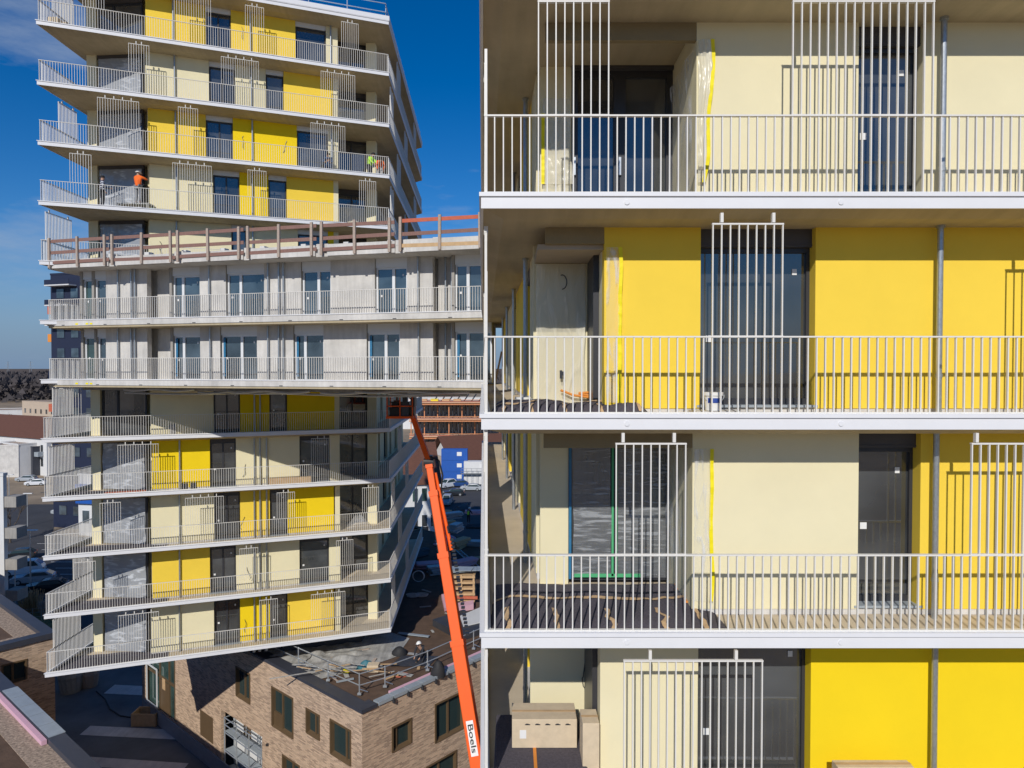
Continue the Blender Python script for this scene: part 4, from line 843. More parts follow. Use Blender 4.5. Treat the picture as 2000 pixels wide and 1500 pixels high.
t = MB(); t.path([PZ(x, y, G + .06) for x, y in ((188, 1350), (205, 1365), (215, 1385), (235, 1398), (262, 1402))], .05, 6); solo(t, 'cable', M['black'], tuple(PZ(215, 1385)), 'black hose snaking over the dark courtyard', 'hose')
for i, (px, py, s_, lb_) in enumerate(((138, 1350, 1.5, 'pale round planting basket at the far side of the courtyard'), (175, 1340, 1.2, 'second, darker planting basket behind the round one in the courtyard'))):
    p = PZ(px, py); t = MB(); t.tube(p, p + Vector((0, 0, s_ * .9)), s_ * .5, s_ * .62, 14, caps=False); t.tube(p + Vector((0, 0, s_ * .9)), p + Vector((0, 0, s_ * 1.5)), s_ * .62, s_ * .45, 14); solo(t, 'planting_basket', M['foil'] if i == 0 else M['wood'], tuple(p), lb_, 'planter', smooth=False)
# scaffold tower in front of the shaft
sf = thing('scaffold', 'galvanised scaffold tower at the foot of the brick wall, bottom centre left', 'scaffold', tuple(WL.pt((lh[5][0] + lh[5][1]) / 2, -1, G)))
ua, ub = lh[5][0] + .25, lh[5][1] - .2; nst = 4
ztop = hitwall(WL, 470, 1425)[1]; zl = [G, ztop - 3.4, ztop - 2.2, ztop - 1.0]
for i in range(nst):
    u = ua + (ub - ua) * i / (nst - 1)
    for v in (.1, .75): t = MB(); t.tube(WL.pt(u, v, G + .03), WL.pt(u, v, ztop), .045, n=6); t.build('standard', M['alu'], sf)
for z_ in zl[1:] + [ztop - .5, ztop - .05]:
    for v in (.1, .75): t = MB(); t.tube(WL.pt(ua, v, z_), WL.pt(ub, v, z_), .035, n=6); t.build('ledger', M['alu'], sf)
    for u in (ua, ub): t = MB(); t.tube(WL.pt(u, .1, z_), WL.pt(u, .75, z_), .035, n=6); t.build('transom', M['alu'], sf)
for z_ in zl[1:]: t = MB(); t.fbox(WL, ua, ub, .15, .7, z_ + .04, z_ + .1); t.build('deck', M['zinc'], sf)
for i in range(3): u = ua + (ub - ua) * i / 3; t = MB(); t.tube(WL.pt(u, -.05, zl[i]), WL.pt(u + (ub - ua) / 3, -.05, zl[i + 1]), .03, n=6); t.build('brace', M['alu'], sf)
# ------------------------------------------------------------------ boom lift
bl = thing('boom_lift', 'orange telescopic boom lift reaching up to the underside of the bridge', 'boom lift', (-.5, 31.5, G))
bot = PZ(985, 1815, G + 1.9); bot = P3(985, 1815, 30.6)
def BP(px, py, Y): return P3(px, py, Y)
knee = BP(838, 902, 38.0)
def along(py):                               # a point of the main boom at photo row py
    lo, hi = 0.0, 1.0
    for _ in range(40):
        m_ = (lo + hi) / 2; q = bot.lerp(knee, m_); yy = 750 - F * ((q.z * CP + q.y * SP) / (q.y * CP - q.z * SP))
        if yy > py: lo = m_
        else: hi = m_
    return q
rows = [(1815, 1250, .62, .5), (1262, 1080, .52, .42), (1092, 960, .43, .36), (972, 905, .34, .3)]
for i, (ya, yb, w0, w1) in enumerate(rows):
    a, b_ = along(ya), along(yb); t = MB(); t.beam(a, b_, w0, w0 * 1.15, up=(0, 1, .2)); seg = t.build('boom_section', M['orange'], bl, bevel=.03)
    t = MB(); d = (b_ - a).normalized(); t.beam(b_ - d * .28, b_, w0 + .05, w0 * 1.15 + .05, up=(0, 1, .2)); t.build('collar', M['orange'], seg)
# lettering plate on the lowest visible section
a = along(1475); b_ = along(1405); d = (b_ - a).normalized(); nrm = Vector((0, 1, .2)); x = d.cross(nrm).normalized(); y = x.cross(d).normalized()
wb = .62; faceoff = -y * (wb * 1.15 / 2 + .012)
plate = MB(); hw = .17; mid = (a + b_) / 2; hl = (b_ - a).length / 2 * .98
c = [mid + faceoff + x * i * hw + d * j * hl for i, j in ((-1, -1), (1, -1), (1, 1), (-1, 1))]
c2 = [q + y * .01 for q in c]; plate.add(c + c2, [(0, 1, 2, 3), (7, 6, 5, 4), (0, 4, 5, 1), (1, 5, 6, 2), (2, 6, 7, 3), (3, 7, 4, 0)]); pl_o = plate.build('name_plate', M['plasw'], bl)
cu = bpy.data.curves.new('lettering', 'FONT'); cu.body = 'Boels'; cu.size = .62; cu.align_x = 'CENTER'; cu.align_y = 'CENTER'; cu.extrude = .004; cu.offset = .006
to = bpy.data.objects.new('t', cu); me = bpy.data.meshes.new_from_object(to); bpy.data.objects.remove(to)
sz = 2 * hl * .8 / max(.01, max(v.co.x for v in me.vertices) - min(v.co.x for v in me.vertices))
lt_ = bpy.data.objects.new('lettering', me); me.materials.append(M['black']); sc.collection.objects.link(lt_); lt_.parent = pl_o
ctr = mid + faceoff - y * .012 - Vector(bl.location); 
rgt, upv = -d, x                             # text reads downwards
if rgt.cross(upv).dot(-y) < 0: upv = -upv
for v in me.vertices: v.co = ctr + rgt * (v.co.x * sz) + upv * (v.co.y * sz * .6) + (-y) * (v.co.z + .002)
me.update()
jt = BP(806, 812, 37.6)
t = MB(); t.beam(knee + Vector((.05, 0, -.1)), jt, .27, .34, up=(0, 1, .2)); t.build('jib', M['orange'], bl, bevel=.02)
t = MB(); t.tube(knee + Vector((-.26, -.1, 0)), knee + Vector((.26, -.1, 0)), .2, n=12); t.beam(knee + Vector((0, 0, -.4)), knee + Vector((0, 0, .35)), .36, .4, up=(0, 1, 0)); t.build('knuckle', M['frame'], bl)
t = MB(); t.tube(along(1075) + Vector((.42, 0, 0)), knee + Vector((.35, 0, -.6)), .1, .07, 10); t.build('lift_cylinder', M['orange'], bl)
t = MB(); t.path([knee + Vector((.1, -.2, .3)), knee + Vector((.55, -.2, .1)), knee + Vector((.75, -.2, -.7)), knee + Vector((.6, -.2, -2)), along(1040) + Vector((.45, -.1, 0))], .05, 6); t.build('hose', M['black'], bl)
for i in range(26):
    q = along(1240 - i * 7.4) + Vector((.52, 0, 0)) ; t = MB(); t.box(q.x - .09, q.x + .09, q.y - .09, q.y + .09, q.z, q.z + .09); t.build('cable_link', M['frame'], bl)
for off, r_ in ((.30, .03), (.24, .022)):
    t = MB(); t.path([along(y) + x * (off * .9) * (-1 if False else 1) - y_ * .0 for y, y_ in [(yy, Vector((0, 0, 0))) for yy in range(1800, 930, -40)]], r_, 6); t.build('hose', M['black'], bl)
for yy in range(1780, 930, -90):
    q = along(yy); t = MB(); t.beam(q - d * .04, q + d * .04, .1, .06, up=(0, 1, .2)); t.v = [(a + x.x * .24, b + x.y * .24, c + x.z * .24) for a, b, c in t.v]; t.build('hose_clip', M['frame'], bl)
# basket
bk = BP(800, 812, 37.4); kx, ky, kz = bk
t = MB(); t.box(kx - 1.15, kx + .25, ky - .55, ky + .55, kz - .12, kz); t.build('basket_floor', M['orange'], bl)
t = MB()
for dx in (-1.12, -.45, .2):
    for dy in (-.53, .5): t.box(kx + dx, kx + dx + .05, ky + dy, ky + dy + .05, kz, kz + 1.05)
for z_ in (.5, 1.02):
    for dy in (-.53, .5): t.box(kx - 1.12, kx + .25, ky + dy, ky + dy + .05, kz + z_, kz + z_ + .05)
    for dx in (-1.12, .2): t.box(kx + dx, kx + dx + .05, ky - .5, ky + .5, kz + z_, kz + z_ + .05)
t.build('basket_rail', M['orange'], bl)
t = MB(); t.box(kx + .1, kx + .32, ky - .4, ky + .4, kz + .5, kz + 1.1); t.build('control_box', M['frame'], bl)
for i, (dx, dy, w_, h_, nm, m) in enumerate(((-1.0, -.4, .5, .75, 'tool_crate', 'black'), (-.42, -.35, .42, 1.25, 'drill_stand', 'frame'), (-.05, .0, .3, .95, 'machine_box', 'bronze'), (-.85, .05, .3, 1.35, 'support_frame', 'dwood'))):
    t = MB(); t.box(kx + dx, kx + dx + w_, ky + dy, ky + dy + .35, kz + .01, kz + h_ * .6); t.box(kx + dx + .1, kx + dx + w_ - .1, ky + dy + .08, ky + dy + .26, kz + h_ * .6, kz + h_); t.beam((kx + dx, ky + dy + .1, kz + h_), (kx + dx + w_, ky + dy + .2, kz + h_ * .8), .07, .07); t.build(nm, M[m], bl)
# chassis on the ground, out of the frame
t = MB(); t.box(-1.6, .4, 29.4, 33.6, G + .7, G + 1.4); t.build('chassis', M['orange'], bl, bevel=.05)
t = MB(); t.box(-1.3, .3, 30, 32.6, G + 1.4, G + 2.3); t.build('turntable', M['orange'], bl, bevel=.08)
for x_ in (-1.75, .35):
    for y_ in (30, 33): t = MB(); t.tube((x_, y_, G + .55), (x_ + .35, y_, G + .55), .55, n=20); w_ = t.build('wheel', M['black'], bl); t = MB(); t.tube((x_ - .01, y_, G + .55), (x_ + .36, y_, G + .55), .25, n=14); t.build('rim', M['plasw'], w_)

# ------------------------------------------------------------------ people
def skinmesh(pts, edges, rad, name, m, parent, levels=1):
    me = bpy.data.meshes.new(name); me.from_pydata(pts, edges, []); me.materials.append(m)
    o = bpy.data.objects.new(name, me); sc.collection.objects.link(o); o.parent = parent
    o.modifiers.new('skin', 'SKIN'); sv = me.skin_vertices[0].data if me.skin_vertices else None
    if sv is None:
        bm_ = None
    for i, r_ in enumerate(rad): sv[i].radius = (r_, r_) if not isinstance(r_, tuple) else r_
    sv[0].use_root = True
    sb = o.modifiers.new('smooth', 'SUBSURF'); sb.levels = levels; sb.render_levels = levels
    o.modifiers['skin'].use_smooth_shade = True
    return o
def person(label, loc, rotz, top, legs, helmet=None, vest=None, pose=None, hair=None, stripes=False):
    J = dict(pel=(0, 0, .93), waist=(0, 0, 1.10), chest=(0, 0, 1.33), neck=(0, 0, 1.50), head=(0, -.015, 1.62), top=(0, 0, 1.74),
             sl=(.19, 0, 1.43), el=(.27, 0, 1.16), wl=(.27, -.10, .92), sr=(-.19, 0, 1.43), er=(-.27, 0, 1.16), wr=(-.27, -.10, .92),
             hl=(.10, 0, .90), kl=(.12, -.03, .50), al=(.12, .03, .10), tl=(.13, -.13, .04), hr=(-.10, 0, .90), kr=(-.12, -.03, .50), ar=(-.12, .03, .10), tr=(-.13, -.13, .04))
    J.update(pose or {}); J = {k: Vector(v) for k, v in J.items()}
    r = thing('person', label, 'person', loc, rotz)
    P_ = []; E = []; Rd = []; idx = {}
    def ad(k, p, rr, par=None):
        idx[k] = len(P_); P_.append(tuple(p)); Rd.append(rr)
        if par is not None: E.append((idx[par], idx[k]))
    ad('pel', J['pel'], .13); ad('waist', J['waist'], .12, 'pel'); ad('chest', J['chest'], .14, 'waist'); ad('neck', J['neck'], .055, 'chest'); ad('head', J['head'], .088, 'neck'); ad('top', J['top'], .07, 'head')
    hd = (J['head'] - J['neck']).normalized(); ad('nose', J['head'] + Vector((0, -.105, -.005)), .014, 'head')
    for s_ in 'lr':
        ad('s' + s_, J['s' + s_], .06, 'chest'); ad('e' + s_, J['e' + s_], .044, 's' + s_); ad('w' + s_, J['w' + s_], .028, 'e' + s_)
        d_ = (J['w' + s_] - J['e' + s_]).normalized(); sidev = d_.cross(Vector((0, 1, 0))); sidev = sidev.normalized() if sidev.length > .1 else Vector((1, 0, 0)); cur = d_.cross(sidev)
        ad('p' + s_, J['w' + s_] + d_ * .07, .034, 'w' + s_)
        for f_ in range(4):
            b0 = J['w' + s_] + d_ * .10 + sidev * (.024 * (f_ - 1.5)); ad(f'f{f_}{s_}', b0, .0095, 'p' + s_); ad(f'g{f_}{s_}', b0 + d_ * (.045 + .008 * (1.5 - abs(f_ - 1.5))) + cur * .02, .008, f'f{f_}{s_}')
        ad('th' + s_, J['w' + s_] + d_ * .06 + sidev * .055, .011, 'w' + s_)
        ad('h' + s_, J['h' + s_], .085, 'pel'); ad('k' + s_, J['k' + s_], .055, 'h' + s_); ad('a' + s_, J['a' + s_], .038, 'k' + s_); ad('t' + s_, J['t' + s_], .035, 'a' + s_)
    skinmesh(P_, E, Rd, 'body', M['skin'], r)
    def chain(keys, rads, name, m, edges=None):
        pts = [tuple(J[k]) for k in keys]; skinmesh(pts, edges or [(i, i + 1) for i in range(len(keys) - 1)], rads, name, m, r)
    chain(['waist', 'pel', 'chest', 'neck', 'sl', 'el', 'wl', 'sr', 'er', 'wr'], [.145, .15, .165, .08, .082, .062, .045, .082, .062, .045], 'jacket', top, [(0, 1), (0, 2), (2, 3), (2, 4), (4, 5), (5, 6), (2, 7), (7, 8), (8, 9)])
    if vest: chain(['waist', 'pel', 'chest'], [.165, .165, .19], 'safety_vest', vest, [(0, 1), (0, 2)])
    chain(['pel', 'hl', 'kl', 'al', 'hr', 'kr', 'ar'], [.14, .105, .078, .06, .105, .078, .06], 'trousers', legs, [(0, 1), (1, 2), (2, 3), (0, 4), (4, 5), (5, 6)])
    for s_ in 'lr':
        a_, t_ = J['a' + s_], J['t' + s_]; skinmesh([tuple(a_), tuple((a_ + t_) / 2 + Vector((0, 0, -.01))), tuple(t_)], [(0, 1), (1, 2)], [.058, .055, .045], 'boot', M['black'], r)
    if helmet or hair:
        t = MB(); c_ = J['top'] - Vector((0, 0, .055)); t.ball(c_, .135 if helmet else .112, .15 if helmet else .122, .125 if helmet else .1, 14, 6, half=True)
        if helmet: t.tube(c_ - Vector((0, 0, .005)), c_ + Vector((0, 0, .01)), .155, .155, 16); t.beam(c_ + Vector((0, -.1, 0)), c_ + Vector((0, -.2, -.01)), .16, .012)
        t.build('helmet' if helmet else 'hair', helmet or hair, r, smooth=True, local=True)
    return r
hv = mat('orange_hi_vis', (.9, .16, .02), .8); hg = mat('green_hi_vis', (.45, .85, .03), .8); dk = mat('dark_work_clothes', (.025, .027, .035), .9, .2); gy = mat('grey_work_clothes', (.20, .21, .23), .9, .2); lg = mat('pale_work_trousers', (.45, .45, .44), .9, .25, 8); bj = mat('denim', (.05, .10, .2), .9, .3, 12); whh = M['plasw']
stp = bpy.data.materials.new('striped_jersey'); stp.use_nodes = True; n_ = stp.node_tree; w_ = n_.nodes.new('ShaderNodeTexWave'); w_.bands_direction = 'Z'; w_.inputs['Scale'].default_value = 2.6
tcn = n_.nodes.new('ShaderNodeTexCoord'); cr = n_.nodes.new('ShaderNodeValToRGB'); cr.color_ramp.interpolation = 'CONSTANT'; cr.color_ramp.elements[0].color = (.02, .03, .08, 1); cr.color_ramp.elements[1].color = (.6, .62, .66, 1); cr.color_ramp.elements[1].position = .62
n_.links.new(tcn.outputs['Object'], w_.inputs['Vector']); n_.links.new(w_.outputs[0], cr.inputs[0]); n_.links.new(cr.outputs[0], n_.nodes['Principled BSDF'].inputs['Base Color'])
up_arms = dict(el=(.34, -.22, 1.50), wl=(.22, -.42, 1.68), er=(-.33, -.2, 1.35), wr=(-.2, -.42, 1.4))
fl3 = 8.37
def onT(px, z, v): return Vector(TF.pt(TF.u(px, z, v), v, z))
# on the fourth storey from the roof: two people plastering the corner
pp = onT(270, 9.5, 1.0); person('person in an orange vest and white helmet working at the corner glass of the tower', (pp.x, pp.y, fl3 + .55), math.pi - .2, hv, gy, helmet=whh, vest=hv, pose=up_arms)
t = MB(); t.box(pp.x - 1.0, pp.x + .7, pp.y - .3, pp.y + .35, fl3 + .47, fl3 + .54); wt = thing('work_platform', 'low trestle platform draped in pale sheeting under the person in the orange vest', 'platform', (pp.x, pp.y, fl3)); t.build('deck', M['foil'], wt)
for dx in (-.95, .6):
    for dy in (-.3, .25): t = MB(); t.box(pp.x + dx, pp.x + dx + .05, pp.y + dy, pp.y + dy + .05, fl3, fl3 + .47); t.build('leg', M['foil'], wt)
q = onT(200, 9, .45); person('person in a striped navy top standing left of the orange vest at the tower corner', (q.x, q.y, fl3), 2.2, stp, dk, hair=M['black'], pose=dict(el=(.3, -.1, 1.2), wl=(.22, -.34, 1.2)))
q = onT(262, 8.4, .35); t = MB(); t.grid(lambda a, b: (q.x - .75 + 1.7 * a, q.y - .25 + .4 * b + .62 * a, fl3 + .02 + .26 * math.sin(b * 3.0) * (.8 + .4 * noise.noise(Vector((a * 7, b * 3, 4)))) * min(1, 9 * min(a, 1 - a))), 30, 10); solo(t, 'green_film', mat('pale_green_film', (.34, .62, .46), .5, .2, 5), (q.x, q.y, fl3), 'heap of pale green film on the balcony floor below the orange vest', 'film', smooth=True)
fl2 = 11.37
q = onT(722, 12.3, 1.4); person('person in a bright green top bending over at the right end of the tower balcony', (q.x, q.y, fl2), 1.0, hg, dk, hair=M['black'], pose=dict(chest=(0, -.12, 1.3), neck=(0, -.22, 1.44), head=(0, -.27, 1.55), top=(0, -.3, 1.66), sl=(.19, -.14, 1.38), sr=(-.19, -.14, 1.38), el=(.25, -.32, 1.14), wl=(.15, -.5, .98), er=(-.25, -.32, 1.14), wr=(-.15, -.5, .98)))
q = onT(741, 12.0, .9); person('person in orange bending low beside the green top on the tower balcony', (q.x, q.y, fl2), .4, hv, lg, pose=dict(pel=(0, .1, .86), waist=(0, -.02, .96), chest=(0, -.2, 1.05), neck=(0, -.38, 1.06), head=(0, -.5, 1.03), top=(0, -.6, 1.0), sl=(.19, -.24, 1.03), sr=(-.19, -.24, 1.03), el=(.24, -.3, .76), wl=(.18, -.38, .55), er=(-.24, -.3, .76), wr=(-.18, -.38, .55), hl=(.1, .1, .84), hr=(-.1, .1, .84)))
q = onT(641, 12.0, .62); person('person in blue crouching behind the tower railing by the cream wall', (q.x, q.y, fl2), .2, bj, bj, hair=M['black'], pose=dict(pel=(0, .12, .42), waist=(0, .08, .58), chest=(0, -.02, .8), neck=(0, -.06, .95), head=(0, -.1, 1.06), top=(0, -.1, 1.17), sl=(.19, -.04, .9), sr=(-.19, -.04, .9), el=(.26, -.2, .68), wl=(.15, -.38, .6), er=(-.26, -.2, .68), wr=(-.15, -.38, .6), hl=(.1, .1, .4), hr=(-.1, .1, .4), kl=(.16, -.3, .5), kr=(-.16, -.3, .5), al=(.14, -.02, .1), ar=(-.14, -.02, .1), tl=(.15, -.18, .04), tr=(-.15, -.18, .04)))
q = PZ(836, 1294, RZ - .08); q = PZ(824, 1292, RZ - .08); person('person with a white helmet and dark clothes kneeling on the brown roof', tuple(q), -.5, dk, dk, helmet=whh, pose=dict(pel=(0, .12, .45), waist=(0, .04, .62), chest=(0, -.12, .86), neck=(0, -.2, 1.02), head=(0, -.28, 1.12), top=(0, -.3, 1.24), sl=(.19, -.14, .96), sr=(-.19, -.14, .96), el=(.25, -.32, .68), wl=(.18, -.48, .42), er=(-.25, -.32, .68), wr=(-.18, -.48, .42), hl=(.1, .1, .42), hr=(-.1, .1, .42), kl=(.15, -.22, .1), kr=(-.15, -.3, .45), al=(.12, .28, .08), ar=(-.14, -.24, .1), tl=(.12, .38, .06), tr=(-.15, -.4, .05)))
q = PZ(915, 1022, RZ - .08)
person('person in a green vest and white helmet among the materials right of the boom', (q.x, q.y, RZ - .08), 2.6, dk, dk, helmet=whh, vest=hg, pose=dict(chest=(0, -.1, 1.3), neck=(0, -.18, 1.45), head=(0, -.2, 1.57), top=(0, -.22, 1.69), sl=(.19, -.12, 1.4), sr=(-.19, -.12, 1.4), el=(.27, -.25, 1.15), wl=(.2, -.45, 1.0), er=(-.27, -.25, 1.15), wr=(-.2, -.45, 1.0)))
# things on the tower balconies
def tbox(px, py, Y, w_, d_, h_, zf, name, m, label, cat):
    q = P3(px, py, Y); t = MB(); t.box(q.x - w_ / 2, q.x + w_ / 2, Y, Y + d_, zf, zf + h_); solo(t, name, M[m], (q.x, Y + d_ / 2, zf), label, cat, bevel=.02)
tbox(102, 30, 36.6, .5, .42, .6, 17.37, 'cardboard_box', 'card', 'larger cardboard box on the top left tip of the tower', 'box')
tbox(119, 34, 36.9, .46, .42, .5, 17.37, 'cardboard_box', 'card', 'smaller cardboard box right of the larger one on the top left tip of the tower', 'box')
q = TF.u(525, -6, .5), TF.u(608, -6, .5); t = MB(); t.fbox(TF, q[0], q[1], .45, .75, -6.63, -6.2); solo(t, 'timber_bundle', M['pwood'], TF.pt((q[0] + q[1]) / 2, .6, -6.64), 'long bundle of pale boards behind the tower railing, third balcony below the bridge', 'timber')
q = TF.u(205, -6, .9), TF.u(285, -6, .9); t = MB(); t.fbox(TF, q[0], q[1], .8, 1.0, -6.63, -6.53); solo(t, 'red_beam', M['rwood'], TF.pt(q[0], .9, -6.64), 'reddish beam lying at the left glass corner of the tower', 'beam')
for px in (355, 372): 
    u = TF.u(px, -6.3, 1.2); t = MB(); t.fbox(TF, u, u + .3, 1.1, 1.35, -6.63, -6.3); solo(t, 'tool_box', M['frame'], TF.pt(u, 1.2, -6.64), 'left small dark toolbox in front of the deep yellow tower wall' if px == 355 else 'right small dark toolbox in front of the deep yellow tower wall', 'toolbox')
u = TF.u(331, -3.3, 1.2); t = MB(); t.fbox(TF, u, u + .35, 1.1, 1.3, -3.63, -3.0); solo(t, 'grey_bag', M['foil'], TF.pt(u, 1.2, -3.64), 'grey sack against the cream tower wall just below the bridge', 'sack', bevel=.05)
for i, (zf, nm) in enumerate(((-3.64, 'dark felt on the tower corner balcony, first below the bridge'), (-6.64, 'grey felt on the tower corner balcony, second below the bridge'), (-9.64, 'brown grey felt on the tower corner balcony, third below the bridge'), (-12.64, 'striped felt on the tower corner balcony, fourth below the bridge'), (-15.64, 'dark felt on the lowest tower corner balcony'))):
    t = MB(); t.grid(lambda a, b: TF.pt(.45 + (5.6 - .45) * a, .12 + 2.2 * b * (1 - .25 * a), zf + .03 + .04 * noise.noise(Vector((a * 9, b * 5, i * 3)))), 30, 14); solo(t, 'felt_mat', M['felt'], TF.pt(3, 1.2, zf), nm, 'felt mat', 'felt mats on the tower corner balconies', smooth=True)
# plastic wrap bundles at the right end of the tower balconies
for zf, px, lb_ in ((14.37, 688, 'milky plastic bundle on the right end balcony near the roof'), (8.37, 690, 'white plastic bundle on the right end balcony just above the bridge'), (-9.64, 700, 'clear plastic bundle on the right end balcony below the bridge')):
    u = TF.u(px, zf + .5, 1.6); t = MB(); t.grid(lambda a, b: TF.pt(u - .7 + 1.5 * a, 1.3 + .9 * b, zf + .02 + .75 * math.sin(a * 3.14) * math.sin(b * 3.14) ** .5 * (.8 + .5 * noise.noise(Vector((a * 6, b * 6, zf))))), 24, 14); solo(t, 'plastic_bundle', M['filmw'] if zf > 0 else M['film'], TF.pt(u, 1.7, zf), lb_, 'plastic', smooth=True)
# ------------------------------------------------------------------ far surroundings
def winrow(parent, fr, u0, u1, z0, z1, n, w_, v=-.02, m='glassb', fm='wframe'):
    for i in range(n):
        c_ = u0 + (u1 - u0) * (i + .5) / n; t = MB(); t.fbox(fr, c_ - w_ / 2 - .08, c_ + w_ / 2 + .08, v - .03, .05, z0 - .08, z1 + .08); w = t.build('window', M[fm], parent)
        t = MB(); t.fbox(fr, c_ - w_ / 2, c_ + w_ / 2, v - .06, v - .03, z0, z1); t.build('glass', M[m], w)
def block(name, label, p0, p1, depth, h, m, base=None, cat='building', roof='gravel', parapet=True):
    fr = Fr(p0, p1); r = thing(name, label, cat, fr.pt(fr.L / 2, depth / 2, G)); t = MB(); t.fbox(fr, 0, fr.L, 0, depth, G - .1, G + h); t.build('wall', M[m], r)
    if parapet: t = MB(); t.fbox(fr, .25, fr.L - .25, .25, depth - .25, G + h, G + h + .06); t.build('roof', M[roof], r); t = MB(); t.strip([fr.xy(0, 0), fr.xy(fr.L, 0), fr.xy(fr.L, depth), fr.xy(0, depth)], -.25, .06, G + h, G + h + .3, closed=True); t.build('parapet', M[m], r)
    return r, fr
def gable(r, fr, depth, h, rise, m='roofb', over=.5):
    t = MB(); o_ = over; L_ = fr.L; zb = G + h
    p = [fr.pt(-o_, -o_, zb - .15), fr.pt(L_ + o_, -o_, zb - .15), fr.pt(L_ + o_, depth / 2, zb + rise), fr.pt(-o_, depth / 2, zb + rise), fr.pt(L_ + o_, depth + o_, zb - .15), fr.pt(-o_, depth + o_, zb - .15)]
    q = [(x, y, z - .25) for x, y, z in p]
    t.add(p + q, [(0, 1, 2, 3), (3, 2, 4, 5), (7, 6, 9, 8), (8, 9, 11, 10), (0, 6, 7, 1), (4, 10, 11, 5), (1, 7, 8, 2), (2, 8, 10, 4), (0, 3, 9, 6), (3, 5, 11, 9)]); t.build('roof', M[m], r)
    t = MB(); t.add([fr.pt(0, 0, zb - .1), fr.pt(0, depth, zb - .1), fr.pt(0, depth / 2, zb + rise - .3), fr.pt(L_, 0, zb - .1), fr.pt(L_, depth, zb - .1), fr.pt(L_, depth / 2, zb + rise - .3)], [(0, 2, 1), (3, 4, 5)]); t.build('gable', M['whiter'], r)
# navy tower behind the left end
D = 118.0
def X_(px, Y): return (px - 1000) / F * Y
r, fr = block('apartment_building', 'dark navy blue apartment tower far behind the left end of the balconies', (X_(101, D), D), (X_(101, D) + 13, D - 4), 14, 26.2 + 15.6, 'navy')
for k in range(12):
    z = G + 2.2 + 3.25 * k
    if z + 1.6 < G + 41: winrow(r, fr, .6, 12.6, z, z + 1.5, 4, 1.5, m='glassb', fm='navy')
for k in (9, 10, 11):
    z = G + 5 + 3.25 * k; t = MB(); t.fbox(fr, .4, 5.6, -1.5, -.05, z - .9, z - .72); t.build('balcony_slab', M['whiter'], r); t = MB(); t.fbox(fr, .4, 5.6, -1.5, -1.44, z - .72, z + .1); t.build('balcony_front', M['navy'], r)
for z, m in ((9.2, 'red'), (4.6, 'otape'), (-7, 'red'), (-1.5, 'navy')):
    if m == 'red': m = 'rwood'
    t = MB(); t.fbox(fr, -1.0, -.02, .2, 3.0, z, z + 1.3); t.build('balcony_box', M[m], r)
r, fr = block('annex_building', 'low cream annex with a bright blue band seen between the tower column and railing', (X_(150, 112), 112), (X_(150, 112) + 11, 110), 8, 9.5, 'whiter'); t = MB(); t.fbox(fr, 0, 11, -.6, -.02, G + 5.2, G + 8.2); t.build('blue_band', M['cblue'], r); winrow(r, fr, 0, 11, G + 2, G + 4, 4, 1.2)
# houses on the left
def at_base(px, py): return PZ(px, py)[:2]
a = at_base(-60, 912); b_ = at_base(92, 930)
r, fr = block('house', 'long white house with a brown tiled gable roof at the left edge', tuple(a), tuple(b_), 11, 9.5, 'whiter', parapet=False); gable(r, fr, 11, 9.5, 4.6)
winrow(r, fr, 0, fr.L, G + 5.6, G + 7.6, 9, 1.0, m='glass'); winrow(r, fr, 0, fr.L, G + 2.3, G + 4.3, 9, 1.0, m='glass')
for i in range(3): u = fr.L * (.35 + .25 * i); t = MB(); t.fbox(fr, u, u + 4, -1.3, -.02, G + 4.8, G + 5.9); t.build('balcony', M['zinc'], r)
for px, py, px2, py2, d_, h_, m, lb_ in ((44, 845, 120, 852, 16, 13, 'beige', 'beige flat roofed apartment block with dark windows in the left distance'), (-40, 846, 44, 843, 18, 9, 'whiter', 'long low pale building at the far left horizon')):
    r, fr = block('apartment_building', lb_, tuple(at_base(px, py)), tuple(at_base(px2, py2)), d_, h_, m)
    for k in range(int(h_ // 3.4)): winrow(r, fr, .5, fr.L - .5, G + 1.2 + 3.6 * k, G + 3 + 3.6 * k, 7, 1.3, m='glass', fm=m)
r, fr = block('office_building', 'grey low building between the white house and the small white cube', tuple(at_base(-30, 922)), tuple(at_base(104, 922)), 10, 5.2, 'zinc')
winrow(r, fr, 1, fr.L - 1, G + 2, G + 3.4, 6, 1.6)
cubep = (at_base(2, 926), at_base(36, 932))
r, fr = block('cube_house', 'small white flat roofed cube building at the left edge, above the street', tuple(cubep[0]), tuple(cubep[1]), 8, 7.8, 'whiter'); winrow(r, fr, .2, fr.L, G + 1, G + 2.4, 1, .9, m='glass')
r, fr = block('cube_house', 'grey side block with two windows right of the white cube', tuple(at_base(37, 932)), tuple(at_base(62, 926)), 7, 7.6, 'conc'); winrow(r, fr, .3, fr.L - .2, G + 4.6, G + 6, 1, 1, m='glass'); winrow(r, fr, .3, fr.L - .2, G + 1.4, G + 2.8, 1, 1, m='glass')
r, fr = block('hall', 'dark metal clad hall right of the grey block', tuple(at_base(64, 930)), tuple(at_base(112, 925)), 9, 7, 'coping')
# light house at the left frame edge with balconies
r, fr = block('apartment_building', 'pale building with stacked grey balconies cut by the left frame edge', (X_(-300, 72), 72.5), (X_(3, 72), 72), .5, 15.4, 'whiter')
for k in range(4): z = G + 2.6 + 3.2 * k; t = MB(); t.fbox(fr, fr.L + .02, fr.L + 1.25, .1, 1.6, z, z + 1.1); t.build('balcony', M['concd'], r)
